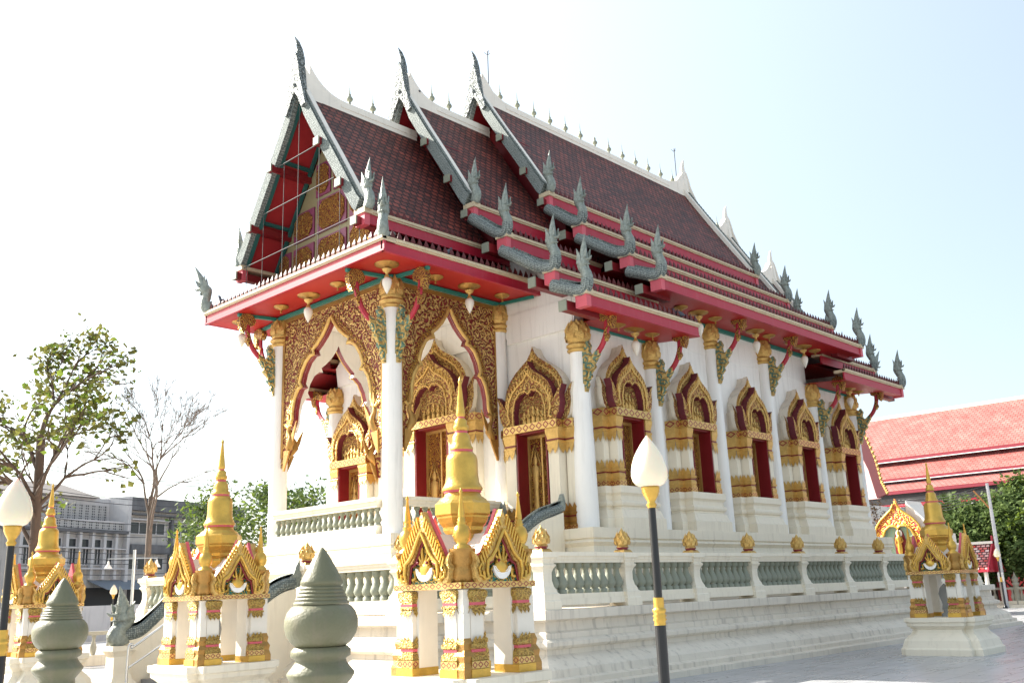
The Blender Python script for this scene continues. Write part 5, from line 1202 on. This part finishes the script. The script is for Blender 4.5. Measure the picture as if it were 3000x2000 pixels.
m = MB(); fbox(m, -11.3, .0, -.1, .05, 5.05, 5.17); B(m, 'rail', stuccow, A1); B(fbox(MB(), -11.3, .0, -.06, .0, 4.45, 5.04), 'balcony_panel', latt, A1); B(fbox(MB(), -11.4, .0, -.3, .5, 4.22, 4.42), 'balcony_slab', stuccod, A1)
B(fbox(MB(), -.08, .22, -9.2, .4, G, 7.1), 'party_wall', stuccow, A1)
for u in (-9.3,-8.2,-5.5,-4.35,-3.2,-2.1,-1.0): B(fbox(MB(), u-.12, u+.12, .0, .35, .9, 4.22), 'pier', stuccow, A1)
for u in (-8.75,-6.2,-4.9,-3.75,-2.65,-1.55): fwindow(A1, u-.42, u+.42, 1.95, 3.05, n=3); fwindow(A1, u-.40, u+.40, 3.2, 3.75, n=1)
B(fbox(MB(), -9.6, -.2, .0, .45, 3.06, 3.14), 'sunshade', stuccow, A1); B(fbox(MB(), -9.6, -.2, .0, .5, 1.6, 1.7), 'sunshade', stuccow, A1)
m = MB(); P = [O_+U_*u+F_*d+Z_*z for u in (-3.2, 2.3) for d, z in ((0,.85),(2.0,.15))]; m.add(P+[p-Z_*.05 for p in P], [(0,1,3,2),(4,6,7,5),(1,5,7,3),(0,4,5,1),(2,3,7,6)]); B(m, 'awning', awn, A1)
B(fbox(MB(), -9, -.2, .0, .03, G, .3), 'shopfront', dark, A1)
A2 = broot('shophouse', 5, 'blackened flat roofed shophouse with wide banded windows, right of the bare tree')
B(fbox(MB(), .25, 13.5, -9, -.003, G, 6.1), 'wall', stucco, A2); B(fbox(MB(), .25, 13.5, -9, .35, 6.1, 7.1), 'roof_parapet', stuccod, A2); B(fbox(MB(), .25, 13.5, .0, .5, 5.75, 5.85), 'sunshade', stuccod, A2)
for u in (4.75, 9.2): B(fbox(MB(), u-.13, u+.13, .0, .30, G, 5.74), 'pier', stuccod, A2)
for a, b in ((.5,4.1),(5.1,8.4),(9.6,12.6)):
    fwindow(A2, a, b, 4.35, 5.2, n=4); fwindow(A2, a, b, 1.65, 2.5, n=4)
    B(fbox(MB(), a-.2, b+.2, .0, .55, 2.82, 3.5), 'stained_band', stuccod, A2); B(fbox(MB(), a-.2, b+.2, .0, .45, 5.36, 5.45), 'sunshade', stuccow, A2)
B(fbox(MB(), .4, 13, .0, .03, G, .3), 'shopfront', dark, A2)
A3 = broot('shophouse', -14, 'tall pale shophouse with a breeze block stair screen at the left edge')
B(fbox(MB(), -19, -11.6, -8, .3, G, 8.1), 'wall', stuccow, A3); B(fbox(MB(), -14.5, -11.7, .302, .36, 5.1, 7.6), 'lattice_screen', latt, A3); fwindow(A3, -14.2, -12, 1.7, 3.4, .32, 3)
# wires
WL = [(7.6,3,2),(7.35,3,2),(6.3,2,1),(5.9,2.2,1.2),(4.6,2,1),(4.1,2.2,1),(3.7,2.4,1),(2.6,2,1),(2.2,2,1),(1.9,2.2,1),(1.2,2,1)]
for i, (z, d, sg) in enumerate(WL):
    P = [O_+U_*u+F_*(4+d)+Z_*(z-.25*sin(pi*((u+14) % 14)/14)) for u in range(-14, 29, 2)]
    tag(MB().tube(P, .022, seg=4).build('power_line', black), 'thin black cable of the bundle strung along the street before the old shophouses', 'power line', 'cables along the street')
# compound wall, stone fence, posts, light pole
wl = tag(MB().box(-30, 34, 32, 32.3, G, -1.05).build('boundary_wall', stuccow), 'low pale wall running along the street behind the stone fence', 'wall')
def stone_fence(name, a, b, n, label, top=-1.80):
    r = empty(name, (a[0], a[1], G), label=label, cat='fence'); a, b = Vector((*a,0)), Vector((*b,0)); d = (b-a).normalized(); s_ = Vector((-d.y,d.x,0))
    def bar(w, z0, z1, nm, mt, p=a, q=b):
        P = [x+s_*k+Z_*z for x in (p, q) for k, z in ((-w,z0),(w,z0),(w,z1),(-w,z1))]
        MB().add(P, [(0,1,2,3),(7,6,5,4),(0,4,5,1),(1,5,6,2),(2,6,7,3),(3,7,4,0)]).build(nm, mt, r, world=True)
    bar(.12, G, top-.62, 'kerb', cream); bar(.10, top-.10, top, 'rail', sandl)
    L_ = (b-a).length; k = int(L_/2.4)
    for i in range(k+1):
        p = a+d*(i*L_/k); pr = [(.13,0),(.13,1.0),(.17,1.03),(.17,1.1),(.10,1.14),(.15,1.2),(.16,1.28),(.12,1.34),(.06,1.42),(.05,1.48),(.005,1.62)]
        MB().lathe(pr, (p.x,p.y,G), 10).build('fence_post', sandl, r, world=True)
        if i < k:
            for j in range(6):
                c = p+d*((j+.5)*(L_/k)/6); MB().lathe([(.055,top-.62),(.09,top-.5),(.10,top-.42),(.04,top-.25),(.06,top-.12),(.07,top-.10)], (c.x,c.y,0), 8).build('fence_baluster', sandl, r, world=True)
sandl = mat('pale_sandstone', (.46,.43,.34), .8, var=.2, scale=3, streak=.3)
stone_fence('stone_fence', (-9.5,11.95), (-.3,11.7) if False else (9.5,13.6), 8, 'pale stone fence with pointed posts behind the shrines at the left')
stone_fence('stone_fence', (38.2,5.2), (38.2,-4.4), 4, 'distant pale stone fence with pointed posts at the far right')
kb = tag(MB().box(36.9,38.0,-7,5.0,G,-2.58).build('raised_kerb', cream), 'bright cream raised kerb in front of the distant stone fence', 'kerb')
lp2 = empty('light_pole', (1.8,14.9,G), label='thin grey pole with two hanging cone lamps on a cross arm at the left', cat='light pole')
MB().tube([(0,0,0),(0,0,3.25)], .05, seg=8).build('pole', metalm, lp2); MB().tube([(-.62,.5,3.0),(.55,-.45,2.98)], .018, seg=6).build('cross_arm', metalm, lp2)
for a, b in ((-.6,.48),(.53,-.43)): MB().lathe([(.12,0),(.10,.05),(.04,.12),(.03,.2),(.012,.24)], (a,b,2.70), 12).build('lamp_shade', white, lp2)
sg = empty('green_sign', (-1.05,19.5,-.2), rad(20), label='dark green road sign board on two posts behind the lamp post at the left', cat='sign')
MB().box(-.45,.45,-.03,.03,.10,1.15).build('sign_board', teal, sg); 
for a in (-.3,.3): MB().tube([(a,.06,-2.5),(a,.06,1.1)], .04, seg=6).build('sign_post', metalm, sg)
# --- great red roofed hall at the right
rh = empty('red_roofed_hall', (48,0,G), label='long hall with a bright salmon red tiled roof in three steps at the right', cat='building')
rt = tiles('salmon_roof_tile', (.34,.145,.125), (.27,.105,.092), .28, .25, rough=.7, gap=(.38,.06,.05), bump=.5)
Y0, Y1 = -22, 17
for (xa, za, xb, zb) in ((46.6,5.93,51.0,9.15),(45.2,4.57,47.35,5.82),(44.0,3.73,45.95,4.50)):
    m = MB(); slope(m, (xa,Y0,za), (xa,Y1,za), (xb,Y0,zb), (xb,Y1,zb)); B(m, 'roof_slope', [rt, maroon], rh)
    B(MB().box(xa-.02, xa+.10, Y0, Y1, za-.19, za-.015), 'fascia', mat('dull_crimson', (.26,.02,.04), .6) if 'dull_crimson' not in MATS else MATS['dull_crimson'], rh); 
for x, z in ((46.45,5.68),(45.05,4.36)): B(MB().box(x-.02, x+.0, Y0, Y1, z+.01, z+.055), 'white_strip', white, rh)
B(MB().box(50.9,51.2,Y0,Y1,8.9,9.28), 'roof_ridge', ridgew, rh); B(MB().box(44.3,51.2,Y0,Y1,G,3.55), 'wall', maroon, rh); B(MB().box(43.9,44.2,Y0,Y1,2.78,2.95), 'lower_fascia', red, rh)
B(MB().box(44.1,44.28,Y0,Y1,2.95,3.54), 'painted_eave_shade', dark, rh)  # near-black strip painting in the shade under the eave
for i in range(12): B(MB().box(43.95,44.25,Y0+3.2*i,Y0+3.2*i+.3,G,2.78), 'column', white, rh)
gw = empty('gabled_pavilion', (35,9,G), label='white gabled building with a dark red gold toothed bargeboard just behind the temple', cat='building')
B(MB().box(34.4,40,5.7,12.0,G,2.4), 'wall', white, gw)
B(MB().prism([(4.75,2.6),(4.25,2.75),(4.45,3.3),(4.60,4.4),(4.95,5.6),(5.5,6.8),(6.4,8.2),(8.5,10.8),(8.5,9.4),(6.4,6.8),(5.5,5.4),(5.0,4.0)], (34,0,0), (0,1,0), (0,0,1), (1,0,0), .25), 'bargeboard', mat('dark_maroon', (.09,.006,.012), .6), gw)
B(MB().prism([(4.75,2.6),(5.0,4.0),(5.5,5.4),(6.4,6.8),(8.5,9.5),(11,6),(12,2.6)], (34.3,0,0), (0,1,0), (0,0,1), (1,0,0), .2), 'gable', pinkp, gw)
m = MB()
for i in range(26):
    t = i/26*5; j = int(t); f = t-j; pp_ = [(4.25,2.75),(4.45,3.3),(4.60,4.4),(4.95,5.6),(5.5,6.8),(6.4,8.2)]; a, b = pp_[j]; c, d = pp_[j+1]; y, z = a+(c-a)*f, b+(d-b)*f
    m.prism([(0,0),(.02,.16),(-.10,.10)], (33.95,y,z), (0,1,0), (0,0,1), (1,0,0), .2)
m.tube([(34.05,y,z) for y, z in pp_], .06, b=(1,0,0), seg=5); B(m, 'gold_teeth', gold, gw)
# --- arched gable with a standing gold figure
ar = empty('arched_shrine', (27.2,1.1,G), label='gold flame arched gable with a small standing gold image on a teal ground', cat='shrine')
AO = [(0,1.95),(.06,1.72),(.18,1.50),(.42,1.30),(.66,1.10),(.84,.86),(.93,.60),(.95,.30),(.92,.0),(.92,-.3)]
AI = [(.62,-.3),(.66,.1),(.64,.45),(.52,.72),(.32,.86),(.12,.86),(0,.76)]
goldor = carved('orange_gilt', (.85,.50,.10), (.50,.04,.04), scale=9, freq=34, thr=-.1, bump=.8)
for s_, nm in ((1,'arch_half'),(-1,'arch_half')):
    m = MB().prism([(a*s_, b) for a, b in AO+AI], (27.0,1.08,0), (0,1,0), (0,0,1), (1,0,0), .16)
    h_ = B(m, nm, goldor, ar); B(MB().tube([(26.98,1.08+a*s_,b) for a, b in AI[::-1]], .05, b=(1,0,0), seg=6).tube([(26.98,1.08+a*s_*1.02,b) for a, b in AO[1:]], .045, b=(1,0,0), seg=6), 'gilt_rib', goldb, h_)
B(MB().box(27.1,27.16,.44,1.72,-.3,.9), 'teal_panel', mat('turquoise_panel', (.06,.36,.36), .5, var=.5, scale=9, col2=(.45,.30,.06)), ar)
B(MB().prism([(-.22,-.3),(.22,-.3),(.23,.3),(.15,.62),(0,.8),(-.15,.62),(-.23,.3)], (27.06,1.08,0), (0,1,0), (0,0,1), (1,0,0), .03), 'red_niche', maroon, ar)
f = MB().lathe([(.06,-.3),(.07,-.25),(.10,-.1),(.09,.1),(.07,.2),(.12,.34),(.11,.42),(.04,.46),(.055,.52),(.06,.58),(.04,.64),(.03,.68),(.004,.76)], (26.98,1.08,0), 12, sq=1.0)
f.tube([(26.98,1.19,.40),(26.96,1.22,.2),(26.95,1.17,.02)], .025, seg=6); f.tube([(26.98,.97,.40),(26.96,.92,.25),(26.90,.98,.18)], .025, seg=6); B(f, 'gold_image', goldb, ar)
B(MB().lathe([(.001,0),(.11,.01),(.11,.02),(.001,.03)], (0,0,0), 16).v and MB().prism([(.13*cos(2*pi*i/16), .56+.15*sin(2*pi*i/16)) for i in range(16)], (27.03,1.08,0), (0,1,0), (0,0,1), (1,0,0), .02), 'halo', white, ar)
m = MB(); sl_ = [(0,1.95),(.02,1.62),(.25,1.28),(.55,1.15),(.98,.95),(1.12,.55),(1.0,.3)]
m.prism([(-.35,1.85),(-.42,1.7),(-.75,1.35),(-1.05,1.02),(-1.07,.55),(-.92,.4),(-.6,.9),(-.3,1.2)], (27.25,1.08,0), (0,1,0), (0,0,1), (1,0,0), 1.6); B(m, 'white_roof_edge', ridgew, ar)
B(MB().box(27.2,30.5,.1,2.06,G,.55), 'body', ivory, ar)
for y in (.2,1.96): B(MB().lathe([(.14,G),(.12,G+.2),(.11,-.35),(.15,-.3)], (27.05,y,0), 14), 'column', white, ar)
pv = empty('small_pavilion', (36.6,1.1,G), label='small pavilion roof of red and white tiles beyond the right hand shrine', cat='pavilion')
rw = tiles('red_white_tile', (.62,.07,.06), (.82,.62,.58), .22, .16, rough=.5)
m = MB(); slope(m, (36.0,.86,-.95), (36.0,3.3,-.95), (37.2,.95,.30), (37.2,3.2,.30)); B(m, 'roof_slope', [rw, maroon], pv)
B(MB().prism([(35.9,-1.05),(36.05,-.9),(37.15,.25),(37.25,.62),(37.35,.25),(38.4,-1.05)], (0,.80,0), (1,0,0), (0,0,1), (0,1,0), .08), 'gable', red, pv)
B(MB().box(36.0,38.3,.76,3.4,-1.06,-.955), 'eave_board', red, pv); B(MB().box(37.1,37.3,.8,3.3,.24,.36), 'roof_ridge', ridgew, pv)
for a, b in ((36.2,1.0),(36.2,3.1),(38.1,1.0),(38.1,3.1)): B(MB().lathe([(.10,G),(.09,-1.06)], (a,b,0), 10), 'post', ivory, pv)
POLEY = .55
up = empty('utility_pole', (36.9,POLEY,G), label='weathered grey concrete utility pole with a slanting orange brace at the right', cat='utility pole')
MB().tube([(.0,.0,0),(-.0,.0,5.75)], [.11,.07], seg=8).build('pole', stuccow, up); MB().tube([(0,.0,4.5),(-.15,.62,5.45)], .045, seg=6).build('brace', mat('rusty_orange', (.45,.20,.07), .8), up)
MB().box(-.19,-.14,-.12,.12,1.2,1.6).build('notice_plate', white, up)
for i in range(6): tag(MB().tube([(36.9,POLEY,2.3+.13*i),(38.6,3.2,2.05+.13*i),(39.6,6.,2.2+.13*i)], .012, seg=4).build('power_line', black), 'thin cable of the bundle leading from the leaning utility pole into the trees', 'power line', 'cables on the utility pole')
# --- pigeons on the roofs
pg = mat('pigeon_grey', (.07,.075,.10), .6, var=.3, scale=20)
def pigeon():
    m = MB(); P = smoothpts([(-.17,0,.03),(-.09,0,.07),(.0,0,.10),(.06,0,.135),(.085,0,.19),(.11,0,.215),(.15,0,.21)], 3)
    R__ = [.012,.022,.035,.045,.056,.062,.064,.06,.05,.04,.032,.028,.03,.032,.03,.022,.012,.006,.003]
    m.tube(P, [(R__[i], R__[i]) for i in range(len(P))], b=(0,1,0), seg=10)
    for s_ in (-1,1): m.tube([(.02,s_*.025,.06),(.025,s_*.025,0)], .006, seg=5)
    return m
pgm = pigeon()
for i, (p, a, t) in enumerate([((-1.20,4.75,5.56),pi,'dark pigeon perched on the front porch eave near its far left corner'),((.55,-1.20,5.55),.4,'dark pigeon on the porch side eave just right of the front corner naga'),((2.6,2.07,11.36),1.2,'dark pigeon on the white ridge before the middle silver horn'),((5.4,-3.44,4.62),2.,'dark pigeon on the low side eave above the first window')]):
    o = tag(pgm.build('pigeon', pg), t, 'pigeon', 'pigeons on the temple roof'); o.location = p; o.rotation_euler[2] = a
